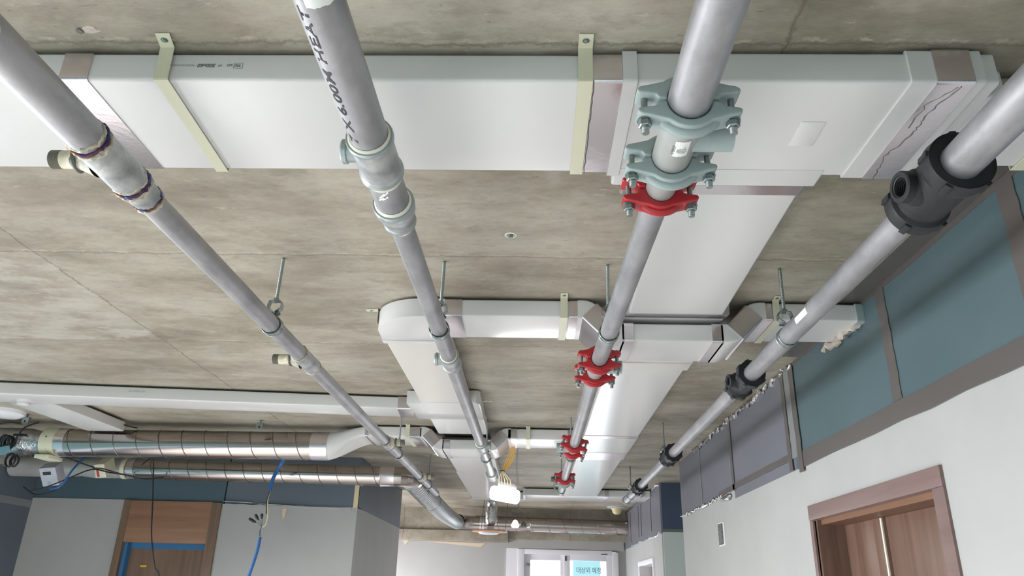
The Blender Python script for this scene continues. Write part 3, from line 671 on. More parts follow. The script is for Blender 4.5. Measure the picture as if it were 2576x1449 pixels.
# ------------------------------------------------------------------ cream straps
def strap(x0, x1, ya, yb, lab, z=BZ, skew=0.0, grp='cream straps holding the flat ducts'):
    t = 0.0015; r = root('duct_strap', ((x0+x1)/2, ya, z-t), lab, 'strap', grp)
    m = MB(); xa, xb = x0, x1
    path = [(xa, ya-0.04, CZ-0.001), (xa, ya-0.004, CZ-0.003), (xa, ya-0.002, z-0.002), (xa, yb+0.002, z-0.002), (xa, yb+0.004, CZ-0.002)]
    sh = [-skew*0.6, 0, 0, skew, skew]
    for (p, q, s0, s1) in zip(path, path[1:], sh, sh[1:]):
        d_ = V(*q)-V(*p); nrm = V(0, d_.z, -d_.y).normalized()*t
        b = bmesh.new(); vs = []
        for (pp, ss) in ((p, s0), (q, s1)):
            for off in (0, 1):
                for xx in (xa, xb): vs.append(b.verts.new(V(xx+ss, pp[1], pp[2])+nrm*off))
        for fc in ((0, 1, 3, 2), (4, 6, 7, 5), (0, 4, 5, 1), (2, 3, 7, 6), (0, 2, 6, 4), (1, 5, 7, 3)): b.faces.new([vs[k] for k in fc])
        m.add(b)
    m.build('strap_band', CREAM, r)
    cx = (xa+xb)/2-skew*0.3
    s_ = MB().lathe((cx, ya-0.024, CZ-0.0025), (0, 0, -1), [(0, 0), (0, 0.0065), (0.0012, 0.0065), (0.0012, 0.0042), (0.0036, 0.0038), (0.0042, 0.002), (0.0028, 0)], 16).build('screw', ZINC, r)
    return r
strap(-0.690, -0.664, 1.074, 1.384, 'cream strap around the nearest duct, left of the pipe with black lettering', skew=-0.01)
strap(0.071, 0.097, 1.074, 1.384, 'cream strap around the nearest duct beside its foil taped joint')
strap(0.083, 0.107, YA-0.003, YB+0.003, 'cream strap around the second row duct, left of the red couplings')
strap(0.775, 0.797, YA-0.003, YB+0.003, 'cream strap on the duct that runs into the right wall')
strap(-0.758, -0.733, YC-0.003, YD+0.003, 'cream strap on the third row duct just left of its elbow')
strap(-0.045, -0.02, YC-0.003, YD+0.003, 'cream strap on the third row duct, right of the hanging yellow cables')
strap(0.983, 1.010, 1.125, 1.355, 'cream strap at the right end of the nearest duct beside the wall')

for (xs, sg_, yy, lab) in ((-0.549, -1, 2.43, 'cream strap tab sticking out left of the rounded duct bend'), (-0.262, 1, 3.74, 'cream strap tab on the right side of the left lengthwise duct fitting')):
    r_t = root('duct_strap', (xs, yy, 0.86), lab, 'strap', 'cream straps holding the flat ducts')
    MB().box(min(xs, xs+sg_*0.0015), max(xs, xs+sg_*0.0015), yy-0.012, yy+0.012, 0.855, CZ-0.001).box(min(xs, xs+sg_*0.045), max(xs, xs+sg_*0.045), yy-0.012, yy+0.012, CZ-0.0025, CZ-0.0005).build('strap_band', CREAM, r_t)
    MB().lathe((xs+sg_*0.028, yy, CZ-0.0025), (0, 0, -1), [(0, 0), (0, 0.006), (0.002, 0.005), (0.003, 0)], 12).build('screw', ZINC, r_t)

# ------------------------------------------------------------------ sprinkler pipes
PZ = 0.695
def pipe_seg(pt0, pt1, prof, name, m, parent, n=40, label=None, ang=35):
    """prof (y, r) along a line whose x is interpolated from pt0 to pt1"""
    o = V(*pt0); d_ = (V(*pt1)-o); u = d_.normalized(); k = 1/u.y
    return MB().lathe(pt0, d_, [((y-pt0[1])*k, r) for y, r in prof], n).build(name, m, parent, label, ang=ang)
def hexnut(c, ax, r, t, m=ZINC, name='nut', parent=None):
    c = V(*c); ax = V(*ax).normalized()
    return MB().lathe(c-ax*t/2, ax, [(0, 0), (0, r*0.92), (t*0.12, r), (t*0.88, r), (t, r*0.92), (t, 0)], 6).build(name, m, parent, ang=25)
def coupling(x, y, r, m, parent, label=None, wdt=0.036, roll=0.0, ear=0.032):
    """grooved two-piece coupling: two cast halves with eared bolt pads, two bolts"""
    Ro = r+0.0135; z = PZ; c = root
    halves = []
    for s in (-1, 1):
        pts = []
        for k in range(17):       # inner arc from right to left
            a = math.radians(180*k/16); pts.append((r*math.cos(a), r*math.sin(a)+0.001))
        a0 = math.degrees(math.asin(0.034/Ro)) if Ro > 0.034 else 60
        ex = Ro+ear
        left = [(-Ro*0.98, 0.003), (-Ro-0.003, 0.010), (-ex+0.010, 0.0125), (-ex+0.003, 0.0135), (-ex, 0.0175), (-ex+0.002, 0.0225), (-ex+0.008, 0.0255), (-ex+0.020, 0.028)]
        pts += left
        for k in range(13):
            a = math.radians(180-a0-(180-2*a0)*k/12); pts.append((Ro*math.cos(a), Ro*math.sin(a)+0.001))
        pts += [(-px, pz) for px, pz in left[::-1]]
        hb = MB().prism([(px, pz*s) for px, pz in pts], 'y', -wdt/2, wdt/2, 0.0035, 3)
        # thicker rib around the back of the cast half
        rib = [(Ro*math.cos(math.radians(a)), (Ro)*math.sin(math.radians(a))) for a in range(20, 161, 7)]
        hb.tube([(px*0.99, 0, s*(pz*0.99+0.001)) for px, pz in rib], wdt*0.26, n=10)
        hb.xf(Matrix.Translation((x, y, z)) @ Matrix.Rotation(roll, 4, 'Y'))
        halves.append(hb)
    h0 = MB()
    for hb in halves: h0.add(hb.bm)
    H0 = h0.build('coupling', m, parent, label, ang=40)
    R_ = Matrix.Translation((x, y, z)) @ Matrix.Rotation(roll, 4, 'Y')
    for sx in (-1, 1):
        bx = sx*(Ro+ear-0.013)
        P_ = lambda zz: R_ @ V(bx, 0, zz)
        b = MB().cyl(P_(0.030), P_(-0.050), 0.0052, 14)
        b.lathe(P_(0.024), (P_(1)-P_(0)), [(0, 0), (0, 0.010), (0.004, 0.010), (0.008, 0.007), (0.009, 0)], 16)
        for q in range(5): b.lathe(P_(-0.040-q*0.002), P_(-1)-P_(0), [(0, 0.0052), (0.0008, 0.006), (0.0016, 0.0052)], 14)
        bo = b.build('bolt', ZINC, H0)
        MB().lathe(P_(-0.0265), P_(-1)-P_(0), [(0, 0), (0, 0.0125), (0.0015, 0.0125), (0.0015, 0)], 20).add(MB().lathe(P_(-0.028), P_(-1)-P_(0), [(0, 0), (0, 0.0095), (0.0015, 0.0105), (0.009, 0.0105), (0.0105, 0.009), (0.0105, 0)], 6).bm).build('nut', ZINC, H0, ang=25)
    return H0
def weldbead(x, y, r, parent, m=WELD, wob=0.003, th=0.004, seed=1):
    rnd = random.Random(seed); P = []; R = []
    for k in range(40):
        a = 2*math.pi*k/40; P.append((x+(r)*math.cos(a), y+rnd.uniform(-wob, wob), PZ+(r)*math.sin(a))); R.append(th*rnd.uniform(0.7, 1.3))
    return MB().tube(P, R, n=8, closed=True).build('weld_bead', m, parent, ang=60)

# pipe A: plain welded pipe at the left
A = root('sprinkler_pipe', (-0.757, 3, PZ), 'welded bare steel pipe at the left, with scorched weld rings and threaded stubs', 'pipe')
xa = -0.760
def xA(y): return -0.760+0.004*(y-1)
def PA(y): return (xA(y), y, PZ)
def segA(prof, name, m, label=None): return pipe_seg(PA(prof[0][0]), PA(prof[-1][0]), prof, name, m, A, label=label)
s = segA([(0.35, 0), (0.35, 0.0325), (1.05, 0.0325)], 'pipe_section', GALV)
segA([(1.045, 0.031), (1.06, 0.0335), (1.18, 0.0335), (1.195, 0.031)], 'tee', GALVSPOT)
segA([(1.19, 0.0325), (1.205, 0.0335), (1.235, 0.0295), (1.262, 0.0265)], 'reducer', GALVSPOT)
for k, (yy, rr) in enumerate(((1.048, 0.0325), (1.192, 0.0325))):
    weldbead(xA(yy), yy, rr, A, WELD, 0.003, 0.0045, k)
    weldbead(xA(yy-0.012), yy-0.012, rr-0.001, A, WELDW, 0.004, 0.0035, k+5)
    weldbead(xA(yy+0.013), yy+0.013, rr-0.001, A, WELDW, 0.005, 0.004, k+9)
weldbead(xA(1.262), 1.262, 0.0265, A, WELDW, 0.003, 0.004, 21); weldbead(xA(1.252), 1.252, 0.0275, A, WELD, 0.004, 0.003, 22)
segA([(1.26, 0.025), (2.262, 0.025)], 'pipe_section', GALV)
def stub(c, dirx, L, r, parent, thread=0.02, collar=True, mcol=WELDW):
    o = V(*c); d_ = V(dirx, 0, 0)
    st = MB().lathe(o, d_, [(0.0, r*1.9), (0.012, r*1.55), (0.026, r*1.2), (0.034, r*1.12), (0.036, r*1.0), (L-thread, r)], 24).build('branch_stub', mcol, parent, ang=50)
    pr = []
    nth = 7
    for k in range(nth):
        a = L-thread+thread*k/nth; pr += [(a, r*0.93), (a+thread/nth*0.5, r*1.03)]
    pr += [(L, r*0.95), (L, r*0.75), (L-0.02, r*0.75), (L-0.02, 0)]
    MB().lathe(o, d_, pr, 24).build('thread', THREAD, st, ang=20)
    MB().tube([(c[0]+dirx*0.034, c[1]+r*1.13*math.cos(q*math.pi/12), c[2]+r*1.13*math.sin(q*math.pi/12)) for q in range(24)], [0.0045*random.uniform(0.8, 1.4) for _ in range(24)], n=8, closed=True).build('weld_bead', DKSTEEL, st)
    return st
stub((xA(1.12)-0.022, 1.115, PZ), -1, 0.082, 0.0165, A)
for (y0, y1, d_) in ((2.262, 2.42, -1), (3.72, 3.86, 1), (4.93, 5.06, 1)):
    segA([(y0, 0.0255), (y0+0.012, 0.0275), (y1-0.012, 0.0275), (y1, 0.0255)], 'tee', GALVSPOT)
    weldbead(xA(y0), y0, 0.0255, A, WELDW if y0 < 3 else DKSTEEL, 0.002, 0.003, int(y0*10)); weldbead(xA(y1), y1, 0.0255, A, WELDW if y0 < 3 else DKSTEEL, 0.002, 0.003, int(y1*10))
    stub((xA(y0)+d_*0.014, (y0+y1)/2-0.01, PZ), d_, 0.092 if d_ < 0 else 0.078, 0.0165, A, mcol=WELDW)
segA([(2.42, 0.0245), (3.72, 0.0245)], 'pipe_section', GALV)
segA([(3.86, 0.0235), (4.93, 0.0235)], 'pipe_section', GALV)
segA([(5.06, 0.023), (5.85, 0.023), (5.85, 0.0)], 'pipe_section', GALV)
def wrap(x, y0, y1, r, a0, a1, parent, name, m, xr=0.0, n=12, ny=6, ragged=0.0):
    """label wrapped on a pipe; angles in degrees, -90 is straight down"""
    b = bmesh.new(); G = []
    for j in range(ny+1):
        row = []
        for k in range(n+1):
            a = math.radians(a0+(a1-a0)*k/n); y = y0+(y1-y0)*j/ny
            if j == ny: y -= xr*(abs(k/n-0.5)*2)**2
            if ragged and j in (0, ny): y += random.uniform(-ragged, ragged)
            row.append(b.verts.new((x+r*math.cos(a), y, PZ+r*math.sin(a))))
        G.append(row)
    for j in range(ny):
        for k in range(n): b.faces.new([G[j][k], G[j][k+1], G[j+1][k+1], G[j+1][k]])
    return MB().add(b).build(name, m, parent, recalc=False)
lb = wrap(xA(0.75), 0.45, 0.785, 0.0330, -112, 26, A, 'white_label', PAPER, xr=0.03, n=20, ny=1)
def on_pipe(x, y, r, a0):       # text runs along +y, tops turned round the pipe
    return lambda u, v: (x+r*math.cos(math.radians(a0)+v/r), y+u, PZ+r*math.sin(math.radians(a0)+v/r))
def on_pipe_b(x, y, r, a0):     # text runs toward the camera
    return lambda u, v: (x+r*math.cos(math.radians(a0)-v/r), y-u, PZ+r*math.sin(math.radians(a0)-v/r))
for (tx, sz, yy, aa) in (('KS', 0.010, 0.695, 2), ('M1 600', 0.012, 0.690, -20), ('50A', 0.012, 0.690, -46), ('SF', 0.010, 0.697, -72)):
    text_mesh(tx, sz, (lambda yy, aa: lambda u, v: (xA(yy)+0.0334*math.cos(math.radians(aa)+v/0.0334), yy+u, PZ+0.0334*math.sin(math.radians(aa)+v/0.0334)))(yy, aa), 'label_lettering', INK, lb)

# pipe B: threaded galvanised pipe
B = root('sprinkler_pipe', (-0.28, 3, PZ), 'threaded galvanised pipe with black stencilled lettering and beaded malleable tees', 'pipe')
def xB(y): return -0.279+0.0045*(y-1)
def segB(prof, name, m, label=None, n=40): return pipe_seg((xB(prof[0][0]), prof[0][0], PZ), (xB(prof[-1][0]), prof[-1][0], PZ), prof, name, m, B, n=n, label=label)
S = segB([(0.3, 0), (0.3, 0.0325), (1.04, 0.0325)], 'pipe_section', GALV)
text_mesh('7 X 6.00M HEAT', 0.0205, (lambda u, v: (xB(1.012-u)+0.0330*math.cos(math.radians(-106)-v/0.0330), 1.012-u, PZ+0.0330*math.sin(math.radians(-106)-v/0.0330))), 'stencilled_lettering', INK, S, bold=0.0004, fit=0.300)
wrap(xB(0.7), 0.40, 0.710, 0.0331, -103, -30, S, 'white_label', PAPER, ragged=0.0015)
def teeB(y0, y1, rb, rp, dirx, L=0.052):
    t0 = segB([(y0, rp), (y0, rb), (y0+0.003, rb+0.0015), (y0+0.012, rb+0.0015), (y0+0.016, rb-0.002), (y1-0.016, rb-0.002), (y1-0.012, rb+0.001), (y1-0.003, rb+0.001), (y1, rb), (y1, rp)], 'tee', GALVSPOT)
    segB([(y0-0.0005, rp), (y0-0.0005, rb+0.0008), (y0+0.004, rb+0.0022), (y0+0.008, rb+0.0022), (y0+0.012, rb)], 'bead', LIP)
    segB([(y1-0.012, rb), (y1-0.008, rb+0.0018), (y1-0.003, rb+0.0018), (y1, rb-0.001)], 'bead', LIP)
    segB([(y0-0.006, rp+0.0005), (y0-0.004, rp+0.003), (y0+0.002, rp+0.004)], 'seal_tape', TAPEW)
    ym = (y0+y1)/2-0.01; rs = 0.0185
    MB().lathe((xB(ym), ym, PZ), (dirx, 0, 0), [(0, rs), (L-0.012, rs), (L-0.010, rs+0.003), (L-0.003, rs+0.003), (L, rs), (L, rs-0.005), (L-0.02, rs-0.005), (L-0.02, 0)], 28).build('branch_socket', LIP, t0)
    return t0
teeB(1.035, 1.150, 0.0385, 0.0325, -1, 0.057)
segB([(1.15, 0.0325), (1.262, 0.0325)], 'nipple', GALV)
segB([(1.258, 0.0325), (1.258, 0.0385), (1.262, 0.040), (1.285, 0.040), (1.30, 0.036), (1.325, 0.031), (1.33, 0.0325), (1.342, 0.0325), (1.346, 0.030), (1.346, 0.0245)], 'reducer', GALVSPOT)
segB([(1.2575, 0.0325), (1.2575, 0.0395), (1.262, 0.0412), (1.27, 0.0412), (1.275, 0.0402)], 'bead', LIP)
segB([(1.328, 0.032), (1.332, 0.0338), (1.340, 0.0338), (1.347, 0.030)], 'bead', LIP)
segB([(1.250, 0.033), (1.253, 0.0355), (1.260, 0.0365)], 'seal_tape', TAPEW)
segB([(1.155, 0.0335), (1.152, 0.036), (1.158, 0.036), (1.165, 0.0335)], 'seal_tape', TAPEW)
segB([(1.347, 0.026), (1.352, 0.027), (1.358, 0.0255)], 'seal_tape', TAPEW)
bb = MB()
for (yy, a, l) in ((1.196, -110, 0.012), (1.186, -104, 0.016), (1.192, -97, 0.010), (1.178, -92, 0.012)):
    ra = math.radians(a); bb.tube([(xB(1.2)+0.0332*math.cos(ra+q*0.12), yy-q*l/3, PZ+0.0332*math.sin(ra+q*0.12)) for q in range(4)], 0.0016, n=6)
bb.build('paint_smudge', PAPER, B)
segB([(1.34, 0.0245), (2.262, 0.0245)], 'pipe_section', GALV)
teeB(2.256, 2.370, 0.0305, 0.0245, -1, 0.050)
segB([(2.365, 0.0238), (3.76, 0.0238)], 'pipe_section', GALV)
teeB(3.74, 3.90, 0.0315, 0.0238, 1, 0.050)
segB([(3.89, 0.0235), (4.18, 0.0235), (4.182, 0.0215), (4.20, 0.0215), (4.202, 0.023), (4.76, 0.023)], 'pipe_section', GALV)
segB([(4.74, 0.023), (4.74, 0.034), (4.745, 0.036), (4.765, 0.036), (4.78, 0.031), (4.86, 0.030), (4.90, 0.033), (4.92, 0.033), (4.92, 0.0)], 'reducer', GALVSPOT)

# pipe C: grooved pipe with couplings
C = root('sprinkler_pipe', (0.205, 3, PZ), 'grooved steel pipe joined by grey and red bolted clamp couplings', 'pipe')
def xC(y):
    if y < 1.2: return 0.229-0.004*(y-1)
    if y < 2.4: return 0.228+(0.204-0.228)*(y-1.2)/1.2
    return 0.204
def segC(prof, name, m, label=None): return pipe_seg((xC(prof[0][0]), prof[0][0], PZ), (xC(prof[-1][0]), prof[-1][0], PZ), prof, name, m, C, label=label)
segC([(0.3, 0), (0.3, 0.033), (0.965, 0.033)], 'pipe_section', GALV)
T = segC([(0.955, 0.0325), (1.12, 0.0325)], 'tee', GREYP)
MB().lathe((xC(1.04), 1.033, PZ), (1, 0, 0), [(0, 0.024), (0.088, 0.0235), (0.0885, 0.0215), (0.06, 0.0215), (0.06, 0)], 32).build('branch_outlet', GREY, T)
wrap(xC(1.03), 0.998, 1.040, 0.0330, -108, -66, T, 'white_label', PAPER, ragged=0.0007)
lf = lambda a0, y0: (lambda u, v: (xC(1.03)+0.0334*math.cos(math.radians(a0)-v/0.0334), y0-u, PZ+0.0334*math.sin(math.radians(a0)-v/0.0334)))
for (tx, sz, a0, y0, m) in (('ERGY', 0.0075, -104, 1.028, INK), ('100A', 0.0042, -94.5, 1.028, INK), ('MODEL', 0.0042, -88.5, 1.030, INK), ('SIZE 65', 0.0042, -82, 1.030, INK), ('NO 2218', 0.0042, -76, 1.030, INK), ('KS A', 0.004, -70.5, 1.028, INK)):
    text_mesh(tx, sz, lf(a0, y0), 'label_lettering', m, T)
text_mesh('N', 0.0075, lf(-104, 1.0355), 'label_lettering', INKR, T, label='red mark on the label')
segC([(1.105, 0.0315), (1.125, 0.031), (1.165, 0.0275), (1.21, 0.0268)], 'reducer', GREYP)
coupling(xC(0.965), 0.950, 0.0335, GREY, C, 'grey green coupling')
coupling(xC(1.125), 1.108, 0.0325, GREY, C, 'grey green coupling')
coupling(xC(1.215), 1.214, 0.0262, RED, C, 'red coupling', ear=0.030)
segC([(1.21, 0.0252), (2.29, 0.0252)], 'pipe_section', GALV)
coupling(xC(2.285), 2.285, 0.026, RED, C, 'red coupling', ear=0.030)
T2 = segC([(2.29, 0.0268), (2.45, 0.0268)], 'tee', GREYP)
MB().lathe((xC(2.36), 2.365, PZ), (1, 0, 0), [(0, 0.022), (0.082, 0.0215), (0.0825, 0.0195), (0.055, 0.0195), (0.055, 0)], 28).build('branch_outlet', GREY, T2)
coupling(xC(2.44), 2.44, 0.026, RED, C, 'red coupling', ear=0.030)
segC([(2.45, 0.0248), (3.74, 0.0248)], 'pipe_section', GALV)
coupling(xC(3.72), 3.72, 0.0255, RED, C, 'red coupling', roll=math.radians(12), ear=0.03)
T3 = segC([(3.74, 0.0255), (3.9, 0.0255)], 'tee', GREYP)
MB().lathe((xC(3.82), 3.83, PZ), (-1, 0, 0), [(0, 0.024), (0.085, 0.0235), (0.0855, 0.0215), (0.055, 0.0215), (0.055, 0)], 28).build('branch_outlet', GREY, T3)
coupling(xC(3.9), 3.90, 0.0255, RED, C, 'red coupling', roll=math.radians(12), ear=0.03)
segC([(3.9, 0.0235), (4.90, 0.0235)], 'pipe_section', GALV)
coupling(xC(4.9), 4.90, 0.0245, RED, C, 'red coupling')
T4 = segC([(4.92, 0.027), (5.04, 0.027)], 'tee', GREYP)
MB().lathe((xC(4.98), 4.97, PZ), (-1, 0, 0), [(0, 0.017), (0.085, 0.017), (0.0855, 0.015), (0.06, 0.015), (0.06, 0)], 24).build('branch_outlet', DKSTEEL, T4)
coupling(xC(5.04), 5.04, 0.0275, GREY, C, 'grey green coupling')
segC([(5.05, 0.026), (5.60, 0.026), (5.62, 0.024), (5.63, 0.0)], 'pipe_section', GALV)

# pipe D: with black cast iron mechanical tees
D = root('sprinkler_pipe', (0.725, 3, PZ), 'steel pipe along the right wall with black cast iron collar tees', 'pipe')
def xD(y): return 0.719+0.003*(y-1)
def segD(prof, name, m, label=None, n=40): return pipe_seg((xD(prof[0][0]), prof[0][0], PZ), (xD(prof[-1][0]), prof[-1][0], PZ), prof, name, m, D, label=label, n=n)
segD([(0.3, 0), (0.3, 0.034), (1.125, 0.034)], 'pipe_section', GALV)
def teeD(y0, y1, rp, rb, dirx=-1, teeth=8, outlet=True):
    L = y1-y0; w_ = 0.034 if L > 0.15 else 0.028
    t0 = segD([(y0+0.006, rp), (y0+0.004, rb-0.004), (y0, rb), (y0+w_*0.75, rb+0.002), (y0+w_, rb-0.001), (y0+w_+0.006, rb-0.008), (y1-w_-0.004, rb-0.008), (y1-w_, rb-0.001), (y1-w_*0.8, rb+0.001), (y1-0.003, rb-0.001), (y1, rb-0.006), (y1-0.006, rp)], 'cast_tee', BLACK, 'black cast iron tee', n=48)
    for yy in (y0+w_*0.5, y1-w_*0.5):
        for k in range(teeth):
            a = 2*math.pi*(k+0.3)/teeth; ca, sa = math.cos(a), math.sin(a)
            q = MB().box(-0.004, 0.004, -w_*0.42, w_*0.42, -0.006, 0.006, 0.0015)
            q.xf(Matrix.Translation((xD(yy)+ca*(rb+0.0005), yy, PZ+sa*(rb+0.0005))) @ Matrix.Rotation(-a, 4, 'Y')); q.build('lug', BLACK, t0)
    if outlet:
        ym = y0+L*0.52; rs = rb*0.52; xo = dirx*(rb+0.014)
        sgn = dirx
        pr = [(0, rs*1.35), (rb-0.012, rs*1.15), (rb-0.004, rs), (rb+0.012, rs), (rb+0.014, rs-0.002), (rb+0.014, rs*0.72)]
        for k in range(6):
            tt = rb+0.013-k*0.0035; pr += [(tt-0.001, rs*0.70), (tt-0.002, rs*0.62)]
        pr += [(rb-0.02, rs*0.62), (rb-0.02, 0)]
        MB().lathe((xD(ym), ym, PZ), (sgn, -0.12, -0.05), pr, 30).build('threaded_outlet', BLACK, t0, ang=25)
    return t0
teeD(1.095, 1.275, 0.034, 0.0555, -1, 5)
segD([(1.27, 0.0270), (2.45, 0.0265)], 'pipe_section', GALV)
teeD(2.405, 2.60, 0.0265, 0.0445, -1, 8)
segD([(2.58, 0.0250), (3.98, 0.0250)], 'pipe_section', GALV)
teeD(3.905, 4.09, 0.025, 0.0445, 1, 10, False)
segD([(4.08, 0.029), (4.10, 0.0305), (4.12, 0.0305), (4.13, 0.025)], 'collar', LIP)
segD([(4.05, 0.0245), (5.20, 0.0245)], 'pipe_section', GALV)
teeD(5.16, 5.36, 0.0245, 0.043, 1, 12, False)
segD([(5.33, 0.027), (6.05, 0.027), (6.05, 0.0)], 'pipe_section', GALV)
segD([(6.02, 0.029), (6.02, 0.0325), (6.04, 0.0325), (6.04, 0.029)], 'end_ring', ZINC)
wrap(xD(1.84), 1.80, 1.885, 0.0275, -185, -150, D, 'white_label', PAPER)
st_ = random.Random(3)
bb = MB()
for k in range(46):
    yy = 1.42+k*0.012+st_.uniform(-0.002, 0.002); a = math.radians(-38+st_.uniform(-7, 7)); l = st_.uniform(0.003, 0.008)
    if k in (14, 15, 29, 30): continue
    bb.tube([(xD(yy)+0.0272*math.cos(a), yy, PZ+0.0272*math.sin(a)), (xD(yy)+0.0272*math.cos(a+st_.uniform(-.25, .25)), yy+l, PZ+0.0272*math.sin(a+0.1))], 0.0007, n=4)
bb.build('stencilled_marks', INKG, D)

# ------------------------------------------------------------------ hangers
def hanger(x, y, r, lab, rodtop=CZ-0.0005, bend=0.0):
    h = root('pipe_hanger', (x, y, PZ), lab, 'hanger', 'rod hangers carrying the sprinkler pipes')
    rod = MB().cyl((x+0.002, y, rodtop), (x, y, 0.766), 0.0046, 12)
    for k in range(0, 40):
        z = 0.77+k*0.0034
        if z < rodtop-0.004: rod.lathe((x+0.002*(z-0.766)/0.14, y, z), (0, 0, 1), [(0, 0.0046), (0.0012, 0.0053), (0.0024, 0.0046)], 12)
    rod.build('threaded_rod', ZINC, h)
    MB().lathe((x, y, 0.772), (0, 0, 1), [(0, 0), (0, 0.0085), (0.001, 0.009), (0.007, 0.009), (0.008, 0.0085), (0.008, 0)], 6).build('nut', ZINC, h, ang=25)
    cl = MB()
    for s in (-1, 1):
        pts = [(s*0.002, 0.772), (s*0.016, 0.770), (s*0.020, 0.758), (s*0.019, 0.748), (s*0.004, 0.738), (s*0.003, PZ+r+0.002)]
        for (p, q) in zip(pts, pts[1:]):
            d_ = V(q[0]-p[0], 0, q[1]-p[1]); nn = V(d_.z, 0, -d_.x).normalized()*0.001
            cl.box(-1, 1, -1, 1, -1, 1) if False else None
            b = bmesh.new(); vs = []
            for pp in (p, q):
                for yy in (-0.011, 0.011):
                    for sg_ in (-1, 1): vs.append(b.verts.new((x+pp[0]+nn.x*sg_, y+yy, pp[1]+nn.z*sg_)))
            for fc in ((0, 1, 3, 2), (4, 6, 7, 5), (0, 4, 5, 1), (2, 3, 7, 6), (0, 2, 6, 4), (1, 5, 7, 3)): b.faces.new([vs[k] for k in fc])
            cl.add(b)
    cl.build('yoke', ZINC, h)
    bo = MB().cyl((x-0.018, y, 0.733), (x+0.018, y, 0.733), 0.0035, 10).lathe((x+0.008, y, 0.733), (1, 0, 0), [(0, 0), (0, 0.0075), (0.006, 0.0075), (0.006, 0)], 6)
    bo.build('cross_bolt', ZINC, h)
    rg = MB()
    for yy in (-0.011, 0.011):
        rg.tube([(x+(r+0.0015)*math.cos(2*math.pi*k/36), y+yy, PZ+(r+0.0015)*math.sin(2*math.pi*k/36)) for k in range(36)], 0.0016, n=6, closed=True)
    rg.lathe((x, y-0.011, PZ), (0, 1, 0), [(0, r+0.001), (0, r+0.0022), (0.022, r+0.0022), (0.022, r+0.001)], 36)
    rg.tube([(x-0.012, y-0.014, PZ-r-0.0015), (x-0.004, y-0.016, PZ-r-0.004), (x+0.004, y-0.016, PZ-r-0.003), (x+0.012, y-0.014, PZ-r-0.001)], 0.002, n=6)
    rg.build('ring_clamp', ZINC, h)
    return h
h0 = hanger(xA(2), 2.0, 0.0265, 'nearest rod hanger on the welded left pipe')
for (x, y, l) in ((xB(2), 2.01, 'nearest rod hanger on the pipe with black lettering, left of the red couplings'), (xC(2.02), 2.02, 'nearest rod hanger on the pipe with red couplings'), (xD(2), 2.035, 'nearest rod hanger on the right hand pipe with black tees'),
                  (xA(4.13), 4.13, 'second rod hanger on the welded left pipe, by the third row duct'), (xB(4.2), 4.20, 'second rod hanger on the lettered pipe, beside the dipping duct'), (xC(4.13), 4.10, 'ring hanger just beyond the double red couplings far down the pipe'), (xD(4.18), 4.19, 'second rod hanger on the right pipe at its third black tee'),
                  (xC(5.7), 5.50, 'rod hanger at the far end stub of the pipe with red couplings'), (xD(5.74), 5.74, 'rod hanger at the far end of the right pipe by the last black tee'), (xA(5.4), 5.40, 'last rod hanger on the welded left pipe above the spiral duct elbow')):
    copy_tree(h0, (x, y, PZ), l)

# ------------------------------------------------------------------ round spiral ducts
def spiral(o, d_, L, r, pitch, n=40):
    o = V(*o); d_ = V(*d_).normalized()
    b = MB().lathe(o, d_, [(0, r), (L, r)], 48)
    u = V(0, 0, 1).cross(d_).normalized(); v = d_.cross(u); P = []
    m = int(L/pitch*28)
    for k in range(m+1):
        a = 2*math.pi*k/28+1.0; t = L*k/m; P.append(o+d_*t+(u*math.cos(a)+v*math.sin(a))*(r+0.0006))
    return b, MB().tube(P, 0.0026, n=5)
s1 = root('spiral_duct', (-2.1, S1Y, S1Z-S1R), 'large shiny spiral duct running along the left below the ceiling', 'duct')
b, q = spiral((-1.29, S1Y, S1Z), (-1, -0.012, -0.009), 1.63, S1R, 0.137)
bb = b.build('spiral_tube', SHEET, s1); q.build('spiral_seam', SEAM, bb)
MB().lathe((-1.225, S1Y, S1Z), (-1, 0, 0), [(0, S1R), (0, S1R+0.002), (0.10, S1R+0.002), (0.10, S1R)], 48).build('foil_tape', FOIL, s1)
MB().lathe((-2.86, S1Y-0.018, S1Z-0.012), (-1, 0, 0), [(0, S1R), (0, S1R+0.005), (0.085, S1R+0.005), (0.085, S1R)], 48).build('cream_collar', CREAM, s1, 'cream painted collar')
MB().lathe((-2.80, S1Y-0.018, S1Z-0.012), (-1, 0, 0), [(0, S1R), (0, S1R+0.003), (0.07, S1R+0.003), (0.07, S1R)], 48).build('foil_tape', FOIL, s1)
MB().cyl((-2.905, S1Y-0.018-0.086*0.9, S1Z-0.012+0.02), (-2.905, S1Y-0.018-0.088*1.0, S1Z-0.012+0.02), 0.004, 10).build('screw', INK, s1)
MB().lathe((-2.94, S1Y-0.018, S1Z-0.012), (-1, 0, 0), [(0, 0.055), (0.01, 0.072), (0.05, 0.066), (0.1, 0.078), (0.16, S1R), (0.76, S1R)], 40).build('foil_sleeve', FOILROUGH, s1)
MB().box(-2.95, -2.86, 4.36, 4.50, S1Z-S1R-0.036, S1Z-S1R-0.014, 0.004).build('damper_body', CREAM, s1)
s2 = root('spiral_duct', (-1.9, 5.27, 0.67), 'lower and slimmer shiny spiral duct in front of the dark boards at the left', 'duct')
S2Y, S2Z, S2R = 5.26, 0.740, 0.0675
b, q = spiral((-0.99, S2Y, S2Z-0.008), (-1, -0.003, 0.008), 1.86, S2R, 0.13)
bb = b.build('spiral_tube', SHEET, s2); q.build('spiral_seam', SEAM, bb)
MB().lathe((-1.06, S2Y, S2Z-0.007), (1, 0, 0), [(0, S2R), (0, S2R+0.004), (0.004, S2R+0.006), (0.010, S2R+0.002), (0.10, S2R+0.002), (0.10, S2R)], 48).build('foil_tape', FOIL, s2)
